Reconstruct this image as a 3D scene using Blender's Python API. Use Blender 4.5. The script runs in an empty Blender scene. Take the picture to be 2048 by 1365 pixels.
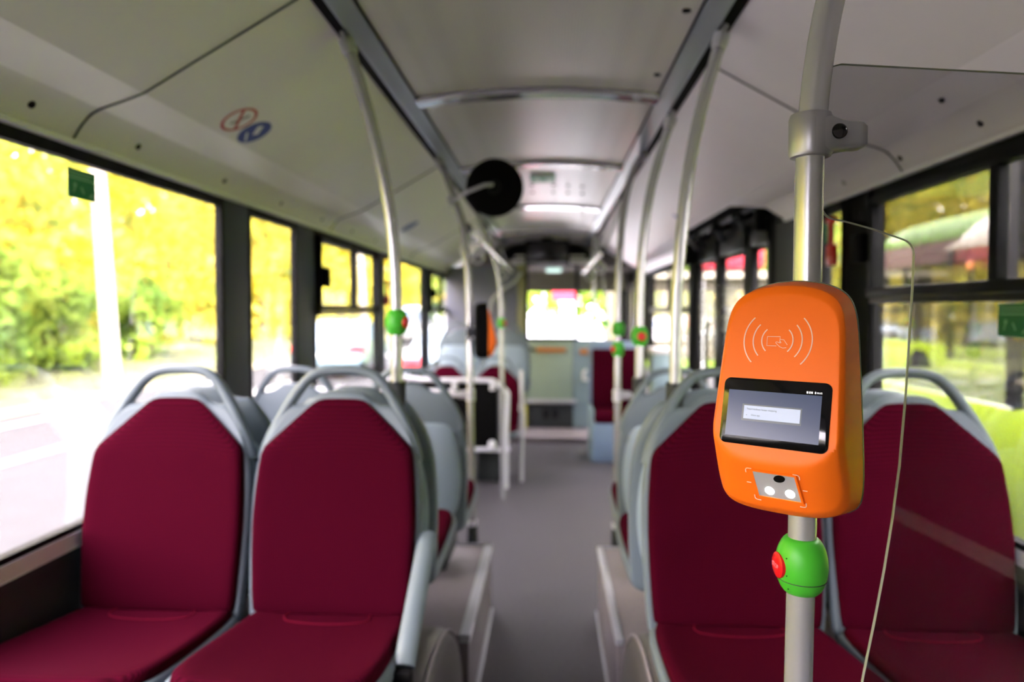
import bpy, bmesh, math, random
from math import sin, cos, pi, radians, sqrt, tan, atan2
from mathutils import Vector, Matrix

SC = bpy.context.scene
COL = SC.collection
random.seed(7)

# ------------------------------------------------------------------ colour / materials
def lin(c):
    return tuple((v / 255 / 12.92) if v / 255 <= 0.04045 else ((v / 255 + 0.055) / 1.055) ** 2.4 for v in c)

def nt(name):
    m = bpy.data.materials.new(name)
    m.use_nodes = True
    n = m.node_tree
    n.nodes.clear()
    out = n.nodes.new('ShaderNodeOutputMaterial')
    return m, n, out

def mat(name, rgb, rough=0.5, metal=0.0, spec=0.5, var=0.0, scale=30.0, bump=0.0, bscale=None, emit=0.0, coat=0.0, sss=0.0):
    m, n, out = nt(name)
    p = n.nodes.new('ShaderNodeBsdfPrincipled')
    n.links.new(p.outputs[0], out.inputs[0])
    c = lin(rgb)
    p.inputs['Base Color'].default_value = (*c, 1)
    p.inputs['Roughness'].default_value = rough
    p.inputs['Metallic'].default_value = metal
    p.inputs['Specular IOR Level'].default_value = spec
    p.inputs['Coat Weight'].default_value = coat
    p.inputs['Coat Roughness'].default_value = 0.08
    if emit:
        p.inputs['Emission Color'].default_value = (*c, 1)
        p.inputs['Emission Strength'].default_value = emit
    tc = n.nodes.new('ShaderNodeTexCoord')
    if var:
        t = n.nodes.new('ShaderNodeTexNoise')
        t.inputs['Scale'].default_value = scale
        t.inputs['Detail'].default_value = 5
        n.links.new(tc.outputs['Object'], t.inputs['Vector'])
        r = n.nodes.new('ShaderNodeValToRGB')
        r.color_ramp.elements[0].position = 0.3
        r.color_ramp.elements[1].position = 0.7
        r.color_ramp.elements[0].color = (*[v * (1 - var) for v in c], 1)
        r.color_ramp.elements[1].color = (*[min(1, v * (1 + var)) for v in c], 1)
        n.links.new(t.outputs['Fac'], r.inputs[0])
        n.links.new(r.outputs[0], p.inputs['Base Color'])
    if bump:
        t2 = n.nodes.new('ShaderNodeTexNoise')
        t2.inputs['Scale'].default_value = bscale or 200
        t2.inputs['Detail'].default_value = 3
        n.links.new(tc.outputs['Object'], t2.inputs['Vector'])
        b = n.nodes.new('ShaderNodeBump')
        b.inputs['Strength'].default_value = bump
        b.inputs['Distance'].default_value = 0.001
        n.links.new(t2.outputs['Fac'], b.inputs['Height'])
        n.links.new(b.outputs[0], p.inputs['Normal'])
    return m

def glass(name, tint=(0.97, 0.98, 0.97), refl=0.5, ior=1.45, rough=0.0):
    """thin architectural glass: clear with a fresnel mirror on its faces"""
    m, n, out = nt(name)
    t = n.nodes.new('ShaderNodeBsdfTransparent')
    t.inputs[0].default_value = (*tint, 1)
    g = n.nodes.new('ShaderNodeBsdfGlossy')
    g.inputs['Roughness'].default_value = rough
    f = n.nodes.new('ShaderNodeFresnel')
    f.inputs[0].default_value = ior
    k = n.nodes.new('ShaderNodeMath'); k.operation = 'MULTIPLY'; k.inputs[1].default_value = refl
    mx = n.nodes.new('ShaderNodeMixShader')
    n.links.new(f.outputs[0], k.inputs[0])
    n.links.new(k.outputs[0], mx.inputs[0])
    n.links.new(t.outputs[0], mx.inputs[1])
    n.links.new(g.outputs[0], mx.inputs[2])
    n.links.new(mx.outputs[0], out.inputs[0])
    return m

def fabric(name, rgb):
    """ribbed weave seat cloth: fine horizontal and vertical cords"""
    m, n, out = nt(name)
    p = n.nodes.new('ShaderNodeBsdfPrincipled')
    p.inputs['Roughness'].default_value = 0.9
    p.inputs['Specular IOR Level'].default_value = 0.02
    n.links.new(p.outputs[0], out.inputs[0])
    tc = n.nodes.new('ShaderNodeTexCoord')
    sp = n.nodes.new('ShaderNodeSeparateXYZ')
    n.links.new(tc.outputs['Object'], sp.inputs[0])
    yz = n.nodes.new('ShaderNodeMath'); yz.operation = 'SUBTRACT'
    n.links.new(sp.outputs['Z'], yz.inputs[0]); n.links.new(sp.outputs['Y'], yz.inputs[1])
    def cord(src, per):
        a = n.nodes.new('ShaderNodeMath'); a.operation = 'MULTIPLY'; a.inputs[1].default_value = 2 * pi / per
        b = n.nodes.new('ShaderNodeMath'); b.operation = 'SINE'
        c = n.nodes.new('ShaderNodeMath'); c.operation = 'MULTIPLY_ADD'; c.inputs[1].default_value = 0.5; c.inputs[2].default_value = 0.5
        n.links.new(src, a.inputs[0]); n.links.new(a.outputs[0], b.inputs[0]); n.links.new(b.outputs[0], c.inputs[0])
        return c.outputs[0]
    h = cord(yz.outputs[0], 0.0072)
    v = cord(sp.outputs['X'], 0.0060)
    mu = n.nodes.new('ShaderNodeMath'); mu.operation = 'MULTIPLY_ADD'
    n.links.new(h, mu.inputs[0]); mu.inputs[1].default_value = 0.7
    v2 = n.nodes.new('ShaderNodeMath'); v2.operation = 'MULTIPLY'; v2.inputs[1].default_value = 0.3
    n.links.new(v, v2.inputs[0]); n.links.new(v2.outputs[0], mu.inputs[2])
    r = n.nodes.new('ShaderNodeValToRGB')
    c = lin(rgb)
    r.color_ramp.elements[0].color = (*[x * 0.45 for x in c], 1)
    r.color_ramp.elements[1].color = (*[min(1, x * 1.4) for x in c], 1)
    n.links.new(mu.outputs[0], r.inputs[0])
    n.links.new(r.outputs[0], p.inputs['Base Color'])
    b = n.nodes.new('ShaderNodeBump'); b.inputs['Strength'].default_value = 0.35; b.inputs['Distance'].default_value = 0.001
    n.links.new(mu.outputs[0], b.inputs['Height']); n.links.new(b.outputs[0], p.inputs['Normal'])
    return m

def perforated(name, rgb):
    m, n, out = nt(name)
    p = n.nodes.new('ShaderNodeBsdfPrincipled')
    p.inputs['Roughness'].default_value = 0.33
    n.links.new(p.outputs[0], out.inputs[0])
    tc = n.nodes.new('ShaderNodeTexCoord')
    v = n.nodes.new('ShaderNodeTexVoronoi'); v.inputs['Scale'].default_value = 110; v.inputs['Randomness'].default_value = 0.0
    n.links.new(tc.outputs['Object'], v.inputs['Vector'])
    r = n.nodes.new('ShaderNodeValToRGB')
    c = lin(rgb)
    r.color_ramp.elements[0].position = 0.22; r.color_ramp.elements[0].color = (*[x * 0.72 for x in c], 1)
    r.color_ramp.elements[1].position = 0.34; r.color_ramp.elements[1].color = (*c, 1)
    n.links.new(v.outputs['Distance'], r.inputs[0]); n.links.new(r.outputs[0], p.inputs['Base Color'])
    return m

def leafy(name, cols, trans=0.45, scale=0.8):
    m, n, out = nt(name)
    tc = n.nodes.new('ShaderNodeTexCoord')
    t = n.nodes.new('ShaderNodeTexNoise'); t.inputs['Scale'].default_value = scale; t.inputs['Detail'].default_value = 4
    geo = n.nodes.new('ShaderNodeNewGeometry')
    n.links.new(geo.outputs['Position'], t.inputs['Vector'])
    r = n.nodes.new('ShaderNodeValToRGB')
    els = r.color_ramp.elements
    els[0].position = 0.36; els[0].color = (*lin(cols[0]), 1)
    els[1].position = 0.62; els[1].color = (*lin(cols[-1]), 1)
    for i, c in enumerate(cols[1:-1]):
        e = els.new(0.36 + 0.26 * (i + 1) / (len(cols) - 1)); e.color = (*lin(c), 1)
    n.links.new(t.outputs['Fac'], r.inputs[0])
    d = n.nodes.new('ShaderNodeBsdfDiffuse'); tr = n.nodes.new('ShaderNodeBsdfTranslucent')
    n.links.new(r.outputs[0], d.inputs[0]); n.links.new(r.outputs[0], tr.inputs[0])
    mx = n.nodes.new('ShaderNodeMixShader'); mx.inputs[0].default_value = trans
    n.links.new(d.outputs[0], mx.inputs[1]); n.links.new(tr.outputs[0], mx.inputs[2])
    n.links.new(mx.outputs[0], out.inputs[0])
    return m

M = dict(
    cove=mat('cove_laminate', (222, 217, 223), 0.42, var=0.012, scale=8),
    lightcover=mat('light_cover', (238, 233, 240), 0.35),  # separate panel; some of the window light on it is in its paler tone
    ceil=perforated('ceiling_panel', (188, 184, 182)),
    rail=mat('rail_extrusion', (150, 158, 166), 0.28, metal=0.6),
    barmat=mat('cross_bar', (206, 206, 210), 0.10, metal=0.75),
    black=mat('black_rubber', (14, 14, 15), 0.55, spec=0.12, bump=0.1),
    blackgloss=mat('black_gloss', (12, 12, 14), 0.12, coat=0.5),
    matt=mat('matt_black', (9, 9, 9), 0.8, spec=0.08),
    pillar=mat('pillar_grey', (58, 66, 74), 0.45, spec=0.3, var=0.03),
    dado=mat('dado_panel', (66, 69, 71), 0.5, spec=0.3, var=0.05, bump=0.2),
    sill=mat('sill_aluminium', (238, 238, 242), 0.35),
    floor=mat('floor_vinyl', (80, 77, 80), 0.5, spec=0.35, var=0.14, scale=60, bump=0.15, bscale=400),
    plat=mat('platform_vinyl', (132, 124, 126), 0.5, spec=0.3, var=0.06, scale=60),
    arch=mat('arch_cover', (78, 74, 71), 0.42, spec=0.35, var=0.05, scale=25),
    alu=mat('aluminium', (190, 191, 197), 0.32, metal=0.2),
    steel=mat('satin_pole', (196, 196, 201), 0.27, metal=0.55, bump=0.05, bscale=900),
    chrome=mat('bright_tube', (222, 222, 230), 0.24, metal=0.2),
    clampm=mat('silver_paint', (166, 166, 172), 0.32, metal=0.45, bump=0.08, bscale=1500),
    shell=mat('seat_plastic', (104, 116, 124), 0.45, spec=0.35, bump=0.08, bscale=600),
    shellback=mat('seat_back_panel', (142, 158, 171), 0.4, spec=0.35, bump=0.08, bscale=600),
    socket=mat('socket_plastic', (56, 60, 61), 0.5, spec=0.25),
    cloth=fabric('crimson_cloth', (62, 4, 23)),
    seam=mat('cloth_seam', (92, 8, 32), 0.9, spec=0.05),
    orange=mat('orange_plastic', (255, 118, 22), 0.42, spec=0.3),
    casing=mat('casing_dark', (38, 44, 30), 0.4),
    casegrey=mat('casing_grey', (58, 60, 66), 0.35),
    print=mat('print_pink', (255, 214, 206), 0.5),
    disp=mat('display_on', (58, 68, 96), 0.2, spec=0.25, emit=0.05),
    dialog=mat('dialog_on', (176, 186, 214), 0.4, spec=0.1, emit=0.055),
    dialogedge=mat('dialog_shadow', (64, 72, 84), 0.3, emit=0.05),
    inkgrey=mat('text_grey', (92, 94, 110), 0.6),
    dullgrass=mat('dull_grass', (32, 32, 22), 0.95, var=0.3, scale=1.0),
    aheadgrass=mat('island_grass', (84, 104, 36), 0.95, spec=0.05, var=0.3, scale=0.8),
    kioskwall=mat('kiosk_wall', (92, 86, 76), 0.8, spec=0.1),
    white=mat('white_gloss', (236, 237, 238), 0.35),
    statuswhite=mat('status_icons', (225, 228, 240), 0.4, emit=0.1),
    scanplate=mat('scanner_plate', (190, 190, 198), 0.3, metal=0.3),
    led=mat('led_light', (255, 255, 255), 0.3, emit=3.0),
    green=mat('green_plastic', (72, 186, 50), 0.4, spec=0.4),
    red=mat('red_button', (228, 20, 32), 0.35),
    redtxt=mat('button_text', (250, 130, 150), 0.5),
    signgreen=mat('sign_green', (18, 128, 74), 0.5),
    signpale=mat('sign_pale', (140, 196, 160), 0.5),
    signred=mat('sign_red', (172, 30, 36), 0.5),
    signwhite=mat('sign_white', (226, 224, 228), 0.5),
    signblue=mat('sign_blue', (44, 66, 150), 0.4),
    hammer=mat('hammer_red', (176, 14, 14), 0.4),
    screen=mat('monitor_black', (10, 9, 9), 0.4, spec=0.15),
    partition=mat('partition_felt', (112, 114, 128), 0.85, var=0.05),
    olive=mat('olive_post', (136, 136, 92), 0.5),
    cabin=mat('cabin_door', (150, 168, 150), 0.45, var=0.02),
    cabinblue=mat('cabin_panel', (128, 150, 158), 0.45),
    box=mat('seat_box', (118, 140, 166), 0.45),
    handleor=mat('handle_orange', (196, 120, 34), 0.5),
    yellow=mat('yellow_edge', (196, 190, 66), 0.5),
    headliner=mat('cab_headliner', (118, 112, 108), 0.7),
    doorleaf=mat('door_black', (15, 15, 16), 0.4, spec=0.15),
    doorgrey=mat('door_panel', (26, 28, 27), 0.5, spec=0.2),
    window=glass('window_glass', (0.975, 0.97, 0.975), 0.6),
    windowR=glass('tinted_window', (0.86, 0.86, 0.85), 0.5),
    shield=glass('tinted_shield', (0.745, 0.745, 0.755), 0.4),
    dotglass=mat('dot_print', (170, 170, 172), 0.6),
    shieldedge=mat('shield_edge', (150, 156, 140), 0.3),
    asphalt=mat('asphalt', (56, 56, 58), 0.95, spec=0.08, var=0.05, scale=3),
    kerb=mat('kerb_sand', (112, 104, 82), 0.9, var=0.08, scale=2),
    paint=mat('road_paint', (150, 150, 150), 0.7),
    grass=mat('verge_grass', (72, 74, 40), 0.95, var=0.35, scale=1.2),
    bark=mat('bark', (120, 96, 72), 0.9, var=0.2, scale=4),
    concrete=mat('pole_concrete', (160, 152, 138), 0.8, var=0.04),
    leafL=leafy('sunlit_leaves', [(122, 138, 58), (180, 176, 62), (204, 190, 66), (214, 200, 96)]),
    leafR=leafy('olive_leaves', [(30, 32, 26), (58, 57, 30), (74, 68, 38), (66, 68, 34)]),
    leafF=leafy('fresh_leaves', [(78, 104, 46), (116, 142, 56), (150, 166, 72)]),
    lime=mat('lime_paint', (158, 186, 24), 0.3, coat=0.3),
    busglass=glass('bus_glass', (0.95, 0.95, 0.92), 0.5),
    buswhite=mat('bus_white', (168, 158, 146), 0.4),
    roofgreen=mat('roof_green', (84, 120, 30), 0.4),
    dark=mat('dark_trim', (28, 27, 28), 0.5, spec=0.2),
    maroon=mat('maroon_band', (74, 40, 42), 0.5),
    carblue=mat('car_silver', (92, 112, 122), 0.25, metal=0.3, coat=0.5),
    carwhite=mat('car_white', (128, 130, 134), 0.3, coat=0.5),
    carred=mat('car_red', (130, 20, 34), 0.3, coat=0.5),
    carglass=mat('car_glass', (86, 102, 124), 0.1),
    tail=mat('tail_light', (226, 30, 40), 0.3, emit=0.25),
    amber=mat('amber_light', (255, 150, 70), 0.3, emit=0.25),
    tyre=mat('tyre', (30, 30, 30), 0.8),
    wood=mat('fence_wood', (150, 118, 100), 0.8),
    banner=mat('banner_red', (170, 22, 46), 0.6),
    flagwhite=mat('banner_white', (150, 140, 142), 0.6),
    lamp=mat('cab_lamp', (200, 236, 226), 0.4, emit=0.12),
)

# ------------------------------------------------------------------ mesh builder
class MB:
    def __init__(s):
        s.v = []; s.f = []
    def add(s, vs, fs, mtx=None):
        b = len(s.v)
        s.v += [tuple(mtx @ Vector(p)) if mtx is not None else tuple(p) for p in vs]
        s.f += [tuple(i + b for i in f) for f in fs]
        return s
    def box(s, x0, x1, y0, y1, z0, z1, bev=0.0, seg=2, mtx=None):
        bm = bmesh.new()
        bmesh.ops.create_cube(bm, size=1)
        for v in bm.verts:
            v.co = Vector(((x0 + x1) / 2 + v.co.x * (x1 - x0), (y0 + y1) / 2 + v.co.y * (y1 - y0), (z0 + z1) / 2 + v.co.z * (z1 - z0)))
        if bev > 0:
            bmesh.ops.bevel(bm, geom=list(bm.edges), offset=bev, segments=seg, affect='EDGES', profile=0.5)
        bm.verts.index_update()
        s.add([v.co[:] for v in bm.verts], [[v.index for v in f.verts] for f in bm.faces], mtx)
        bm.free()
        return s
    def tube(s, pts, r, n=16, cap=True, sq=None):
        """tube along a polyline; r a number or a list; sq=(a,b) scales the section on its two axes"""
        P = [Vector(p) for p in pts]
        m = len(P)
        R = r if isinstance(r, (list, tuple)) else [r] * m
        T = [(P[min(i + 1, m - 1)] - P[max(i - 1, 0)]).normalized() for i in range(m)]
        up = Vector((0, 1, 0)) if abs(T[0].y) < 0.9 else Vector((0, 0, 1))
        N = (up - T[0] * up.dot(T[0])).normalized()
        vs = []; fs = []
        for i in range(m):
            N = (N - T[i] * N.dot(T[i])).normalized()
            B = T[i].cross(N)
            for k in range(n):
                a = 2 * pi * k / n
                ca, sa = cos(a), sin(a)
                if sq: ca *= sq[0]; sa *= sq[1]
                vs.append(P[i] + (N * ca + B * sa) * R[i])
        for i in range(m - 1):
            for k in range(n):
                fs.append((i * n + k, i * n + (k + 1) % n, (i + 1) * n + (k + 1) % n, (i + 1) * n + k))
        if cap:
            fs.append(tuple(range(n - 1, -1, -1))); fs.append(tuple((m - 1) * n + k for k in range(n)))
        return s.add(vs, fs)
    def lathe(s, prof, n=32, mtx=None, cap=True):
        """profile of (radius, z) turned about z"""
        vs = []; fs = []
        for r, z in prof:
            for k in range(n):
                a = 2 * pi * k / n
                vs.append((r * cos(a), r * sin(a), z))
        for i in range(len(prof) - 1):
            for k in range(n):
                fs.append((i * n + k, i * n + (k + 1) % n, (i + 1) * n + (k + 1) % n, (i + 1) * n + k))
        if cap and prof[0][0] > 1e-6: fs.append(tuple(range(n - 1, -1, -1)))
        if cap and prof[-1][0] > 1e-6: fs.append(tuple((len(prof) - 1) * n + k for k in range(n)))
        return s.add(vs, fs, mtx)
    def rings(s, rings, cap0=True, cap1=True, closed=True):
        """loft equal-length rings of points"""
        n = len(rings[0]); vs = [p for r in rings for p in r]; fs = []
        for i in range(len(rings) - 1):
            for k in range(n if closed else n - 1):
                fs.append((i * n + k, i * n + (k + 1) % n, (i + 1) * n + (k + 1) % n, (i + 1) * n + k))
        if cap0: fs.append(tuple(range(n - 1, -1, -1)))
        if cap1: fs.append(tuple((len(rings) - 1) * n + k for k in range(n)))
        return s.add(vs, fs)
    def prism(s, poly, f0, f1, bev=0.0):
        """extrude a 2-D outline; f0/f1 map (a,b) to the two end faces"""
        return s.rings([[f0(*p) for p in poly], [f1(*p) for p in poly]])
    def build(s, name, m, parent=None, smooth=40, loc=None):
        me = bpy.data.meshes.new(name)
        bm = bmesh.new()
        vs = [bm.verts.new(p) for p in s.v]
        for f in s.f:
            ids = [i for j, i in enumerate(f) if i not in f[:j]]
            if len(ids) >= 3:
                try: bm.faces.new([vs[i] for i in ids])
                except ValueError: pass
        bmesh.ops.remove_doubles(bm, verts=list(bm.verts), dist=1e-5)
        bmesh.ops.recalc_face_normals(bm, faces=list(bm.faces))
        ang = radians(smooth)
        for e in bm.edges:
            e.smooth = not (len(e.link_faces) == 2 and e.calc_face_angle(0) > ang)
        for f in bm.faces: f.smooth = smooth > 0
        bm.to_mesh(me); bm.free()
        me.materials.append(m)
        o = bpy.data.objects.new(name, me); COL.objects.link(o)
        if parent: o.parent = parent
        if loc: o.location = loc
        return o

def tag(o, label=None, cat=None, group=None, kind=None):
    if label: o['label'] = label
    if cat: o['category'] = cat
    if group: o['group'] = group
    if kind: o['kind'] = kind
    return o

def thing(name, label, cat, loc=(0, 0, 0), rz=0.0, group=None):
    o = bpy.data.objects.new(name, None); COL.objects.link(o)
    o.empty_display_size = 0.05
    o.location = loc; o.rotation_euler = (0, 0, rz)
    return tag(o, label, cat, group)

def struct(o, label=None):
    o['kind'] = 'structure'
    if label: o['label'] = label
    return o

def copy_tree(o, parent=None):
    c = o.copy(); COL.objects.link(c); c.parent = parent
    for ch in list(o.children): copy_tree(ch, c)
    return c

def box(name, m, x0, x1, y0, y1, z0, z1, parent=None, bev=0.0, smooth=40):
    return MB().box(x0, x1, y0, y1, z0, z1, bev).build(name, m, parent, smooth)

def chaikin(pts, it=2, closed=True):
    for _ in range(it):
        q = []
        n = len(pts)
        for i in range(n if closed else n - 1):
            a, b = pts[i], pts[(i + 1) % n]
            q.append(tuple(a[k] * .75 + b[k] * .25 for k in range(len(a))))
            q.append(tuple(a[k] * .25 + b[k] * .75 for k in range(len(a))))
        if not closed: q = [pts[0]] + q + [pts[-1]]
        pts = q
    return pts

def resample(pts, n):
    d = [0]
    m = len(pts)
    for i in range(m):
        a, b = pts[i], pts[(i + 1) % m]
        d.append(d[-1] + sqrt(sum((a[k] - b[k]) ** 2 for k in range(len(a)))))
    out = []
    j = 0
    for i in range(n):
        t = d[-1] * i / n
        while d[j + 1] < t: j += 1
        u = (t - d[j]) / max(1e-9, d[j + 1] - d[j])
        a, b = pts[j], pts[(j + 1) % m]
        out.append(tuple(a[k] * (1 - u) + b[k] * u for k in range(len(a))))
    return out

def rrect(w, h, r, n=8, cx=0.0, cy=0.0):
    out = []
    for sx, sy, a0 in ((1, 1, 0), (-1, 1, pi / 2), (-1, -1, pi), (1, -1, 3 * pi / 2)):
        for k in range(n + 1):
            a = a0 + pi / 2 * k / n
            out.append((cx + sx * (w / 2 - r) + r * cos(a), cy + sy * (h / 2 - r) + r * sin(a)))
    return out

def mirror(half):
    """outline from its right half, bottom centre to top centre"""
    return half + [(-x, z) for x, z in reversed(half) if abs(x) > 1e-6]

def slab(outline, front, back, c=(0, 0), edge=0.012, n=96, inner=10, rnd=3):
    """star-shaped outline in two axes; front/back give the third coordinate; rounded edges. returns MB rings of (a, depth, b)"""
    o = resample(outline, n)
    size = sum(sqrt((p[0] - c[0]) ** 2 + (p[1] - c[1]) ** 2) for p in o) / n
    def sc(k): return [(c[0] + (p[0] - c[0]) * k, c[1] + (p[1] - c[1]) * k) for p in o]
    R = []
    e = edge / size
    steps = [1 - e - (1 - e) * (i / inner) for i in range(inner, -1, -1)]
    steps[0] = 0.015
    for k in steps: R.append([(p[0], back(*p), p[1]) for p in sc(k)])
    def blend(fn_from, sgn, ks):
        pass
    for i in range(1, rnd + 1):
        a = pi / 2 * i / rnd
        k = 1 - e + e * sin(a)
        R.append([(p[0], back(*p) + (front(*p) - back(*p)) * min(0.5, edge * (1 - cos(a)) / max(1e-6, abs(front(*p) - back(*p)))), p[1]) for p in sc(k)])
    for i in range(rnd, 0, -1):
        a = pi / 2 * i / rnd
        k = 1 - e + e * sin(a)
        R.append([(p[0], front(*p) - (front(*p) - back(*p)) * min(0.5, edge * (1 - cos(a)) / max(1e-6, abs(front(*p) - back(*p)))), p[1]) for p in sc(k)])
    for k in reversed(steps): R.append([(p[0], front(*p), p[1]) for p in sc(k)])
    return R

def text_obj(name, body, size, mtx, m, parent, ext=0.0002, align='LEFT'):
    cu = bpy.data.curves.new('lettering', 'FONT')
    cu.body = body; cu.size = size; cu.extrude = ext; cu.align_x = align; cu.resolution_u = 3
    t = bpy.data.objects.new('lettering', cu); COL.objects.link(t)
    dg = bpy.context.evaluated_depsgraph_get()
    me = bpy.data.meshes.new_from_object(t.evaluated_get(dg))
    bpy.data.objects.remove(t); bpy.data.curves.remove(cu)
    me.materials.clear(); me.materials.append(m)
    me.transform(mtx)
    o = bpy.data.objects.new(name, me); COL.objects.link(o)
    o.parent = parent
    return o

def ribbon(mb, pts, w, h, mtx):
    """flat printed line of width w, height h along 2-D points in plane (x,y)"""
    n = len(pts); L = []; Rr = []
    for i in range(n):
        a = Vector(pts[max(i - 1, 0)]); b = Vector(pts[min(i + 1, n - 1)])
        d = (b - a).normalized(); nn = Vector((-d.y, d.x)) * w / 2
        p = Vector(pts[i]); L.append(p + nn); Rr.append(p - nn)
    rings = []
    for i in range(n):
        rings.append([mtx @ Vector((L[i].x, L[i].y, 0)), mtx @ Vector((L[i].x, L[i].y, h)), mtx @ Vector((Rr[i].x, Rr[i].y, h)), mtx @ Vector((Rr[i].x, Rr[i].y, 0))])
    mb.rings(rings)

# ================================================================== THE BUS SHELL
W = 1.19                  # half width at the windows
Y0, Y1 = -3.2, 8.05       # rear wall, cabin bulkhead
struct(MB().box(-1.22, 1.22, Y0, 10.25, -0.06, 0.0).build('floor', M['floor'], smooth=0), 'dark grey vinyl floor of the bus aisle')
# central ceiling panel, gently arched
mb = MB(); R = []
for k in range(13):
    x = -0.45 + 0.9 * k / 12
    z = 2.245 + 0.03 * (1 - (x / 0.45) ** 2)
    R.append([(x, Y0, z), (x, 8.7, z), (x, 8.7, z + 0.03), (x, Y0, z + 0.03)])
mb.rings(R)
ceiling = struct(mb.build('ceiling', M['ceil']), 'pale perforated central ceiling panel between the two rails')
for y in (0.95, 1.866, 2.364):
    MB().lathe([(0.012, 0), (0.012, 0.006), (0.006, 0.008)], 16, Matrix.Translation((0.415, y, 2.252)) @ Matrix.Rotation(pi, 4, 'X')).build('ceiling_screw', M['black'], ceiling)

PROF = [(0.560, 2.245), (0.70, 2.165), (0.85, 2.08), (0.985, 2.003), (1.03, 1.987), (1.10, 1.965), (1.125, 1.952), (1.15, 1.925), (1.176, 1.885)]
PS = [0.0]
for a, b in zip(PROF, PROF[1:]): PS.append(PS[-1] + sqrt((a[0] - b[0]) ** 2 + (a[1] - b[1]) ** 2))
def prof_at(s):
    s = min(max(s, 0), PS[-1])
    for i in range(len(PS) - 1):
        if s <= PS[i + 1] + 1e-9:
            u = (s - PS[i]) / (PS[i + 1] - PS[i])
            return (PROF[i][0] * (1 - u) + PROF[i + 1][0] * u, PROF[i][1] * (1 - u) + PROF[i + 1][1] * u)
def s_of_x(x):
    for i in range(len(PS) - 1):
        if x <= PROF[i + 1][0]: return PS[i] + (x - PROF[i][0]) / (PROF[i + 1][0] - PROF[i][0]) * (PS[i + 1] - PS[i])
    return PS[-1]
def cove(side, s0, s1, limit, name, m, parent, y0=Y0, y1=8.4, th=0.02):
    ys = sorted(set([y0, y1] + [y for y, _ in limit if y0 < y < y1]))
    def lim(y):
        for (a, sa), (b, sb) in zip(limit, limit[1:]):
            if a <= y <= b: return sa + (sb - sa) * (y - a) / max(1e-9, b - a)
        return PS[-1]
    base = [s0] + [s for s in PS if s0 < s < s1] + [s1]
    rings = []
    for y in ys:
        L = lim(y); r = []
        for s in base:
            x, z = prof_at(min(s, L)); r.append((side * x, y, z))
        for s in reversed(base):
            x, z = prof_at(min(s, L)); r.append((side * (x + 0.012), y, z + th))
        rings.append(r)
    return MB().rings(rings).build(name, m, parent, 30)
FULL = [(Y0, PS[-1]), (8.4, PS[-1])]
CUT = [(Y0, PS[-1]), (3.36, PS[-1]), (3.46, s_of_x(1.12)), (3.56, s_of_x(1.06)), (3.68, s_of_x(1.0)), (4.90, s_of_x(1.0)), (5.12, s_of_x(1.06)), (5.3, PS[-1]), (8.4, PS[-1])]
sA, sB = s_of_x(0.985), s_of_x(1.10)

def wall(side, name, lab, limit):
    mb = MB()
    w = mb.box(side * 1.196, side * 1.25, Y0, 3.5 if side > 0 else 10.2, 0.0, 0.86).build(name, M['dado'], smooth=0)
    struct(w, lab)
    if side > 0:
        MB().box(1.196, 1.25, 5.36, 8.1, 0, 0.86).build('dado_panel', M['dado'], w, 0)
    cove(side, 0, sA, limit, 'ceiling_cove', M['cove'], w)
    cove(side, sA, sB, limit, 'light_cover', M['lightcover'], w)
    cove(side, sB, PS[-1], limit, 'cornice_panel', M['cove'], w)
    # outer structure above the windows
    MB().box(side * 1.19, side * 1.26, Y0, 10.2, 1.88, 2.40).build('outer_panel', M['dark'], w, 0)
    return w
WL = wall(-1, 'wall_left', 'road-side bus wall with dark dado panel and pale cove above the windows', FULL)
WR = wall(1, 'wall_right', 'door-side bus wall with pale cove cut away above the doors', CUT)
# panel seams across the coves and cornice screws
def seam(side, y, parent):
    pts = [(side * (x - 0.001), y, z - 0.0015) for x, z in [prof_at(PS[-1] * k / 40) for k in range(41)]]
    MB().tube(pts, 0.0028, 6).build('panel_seam', M['pillar'], parent)
for y in (1.70, 3.75, 5.9): seam(-1, y, WL)
for y in (0.35, 2.25): seam(1, y, WR)
def screw(side, y, parent, x=1.148, z=1.926):
    mtx = Matrix.Translation((side * x, y, z)) @ Matrix.Rotation(side * radians(-122), 4, 'Y')
    MB().lathe([(0.0095, -0.002), (0.0095, 0.002), (0.006, 0.003), (0.005, 0.0), (0, 0.0)], 14, mtx).build('screw', M['dark'], parent)
for y in (1.53, 1.94, 2.47, 3.0, 3.55, 4.1, 4.65): screw(-1, y, WL)
for y in (1.40, 1.82, 2.22, 2.63, 3.05): screw(1, y, WR)
screw(1, 1.80, WR, 1.04, 1.982)
# sills and window-top trims
for side, w, ya in ((-1, WL, 8.6), (1, WR, 3.5)):
    MB().box(side * 1.186, side * 1.21, Y0, ya, 0.828, 0.869, 0.004).build('sill_ledge', M['sill'], w)
    MB().box(side * 1.165, side * 1.185, Y0, 8.4 if side < 0 else 3.35, 1.873, 1.887, 0.004).build('edge_trim', M['sill'], w)
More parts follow.
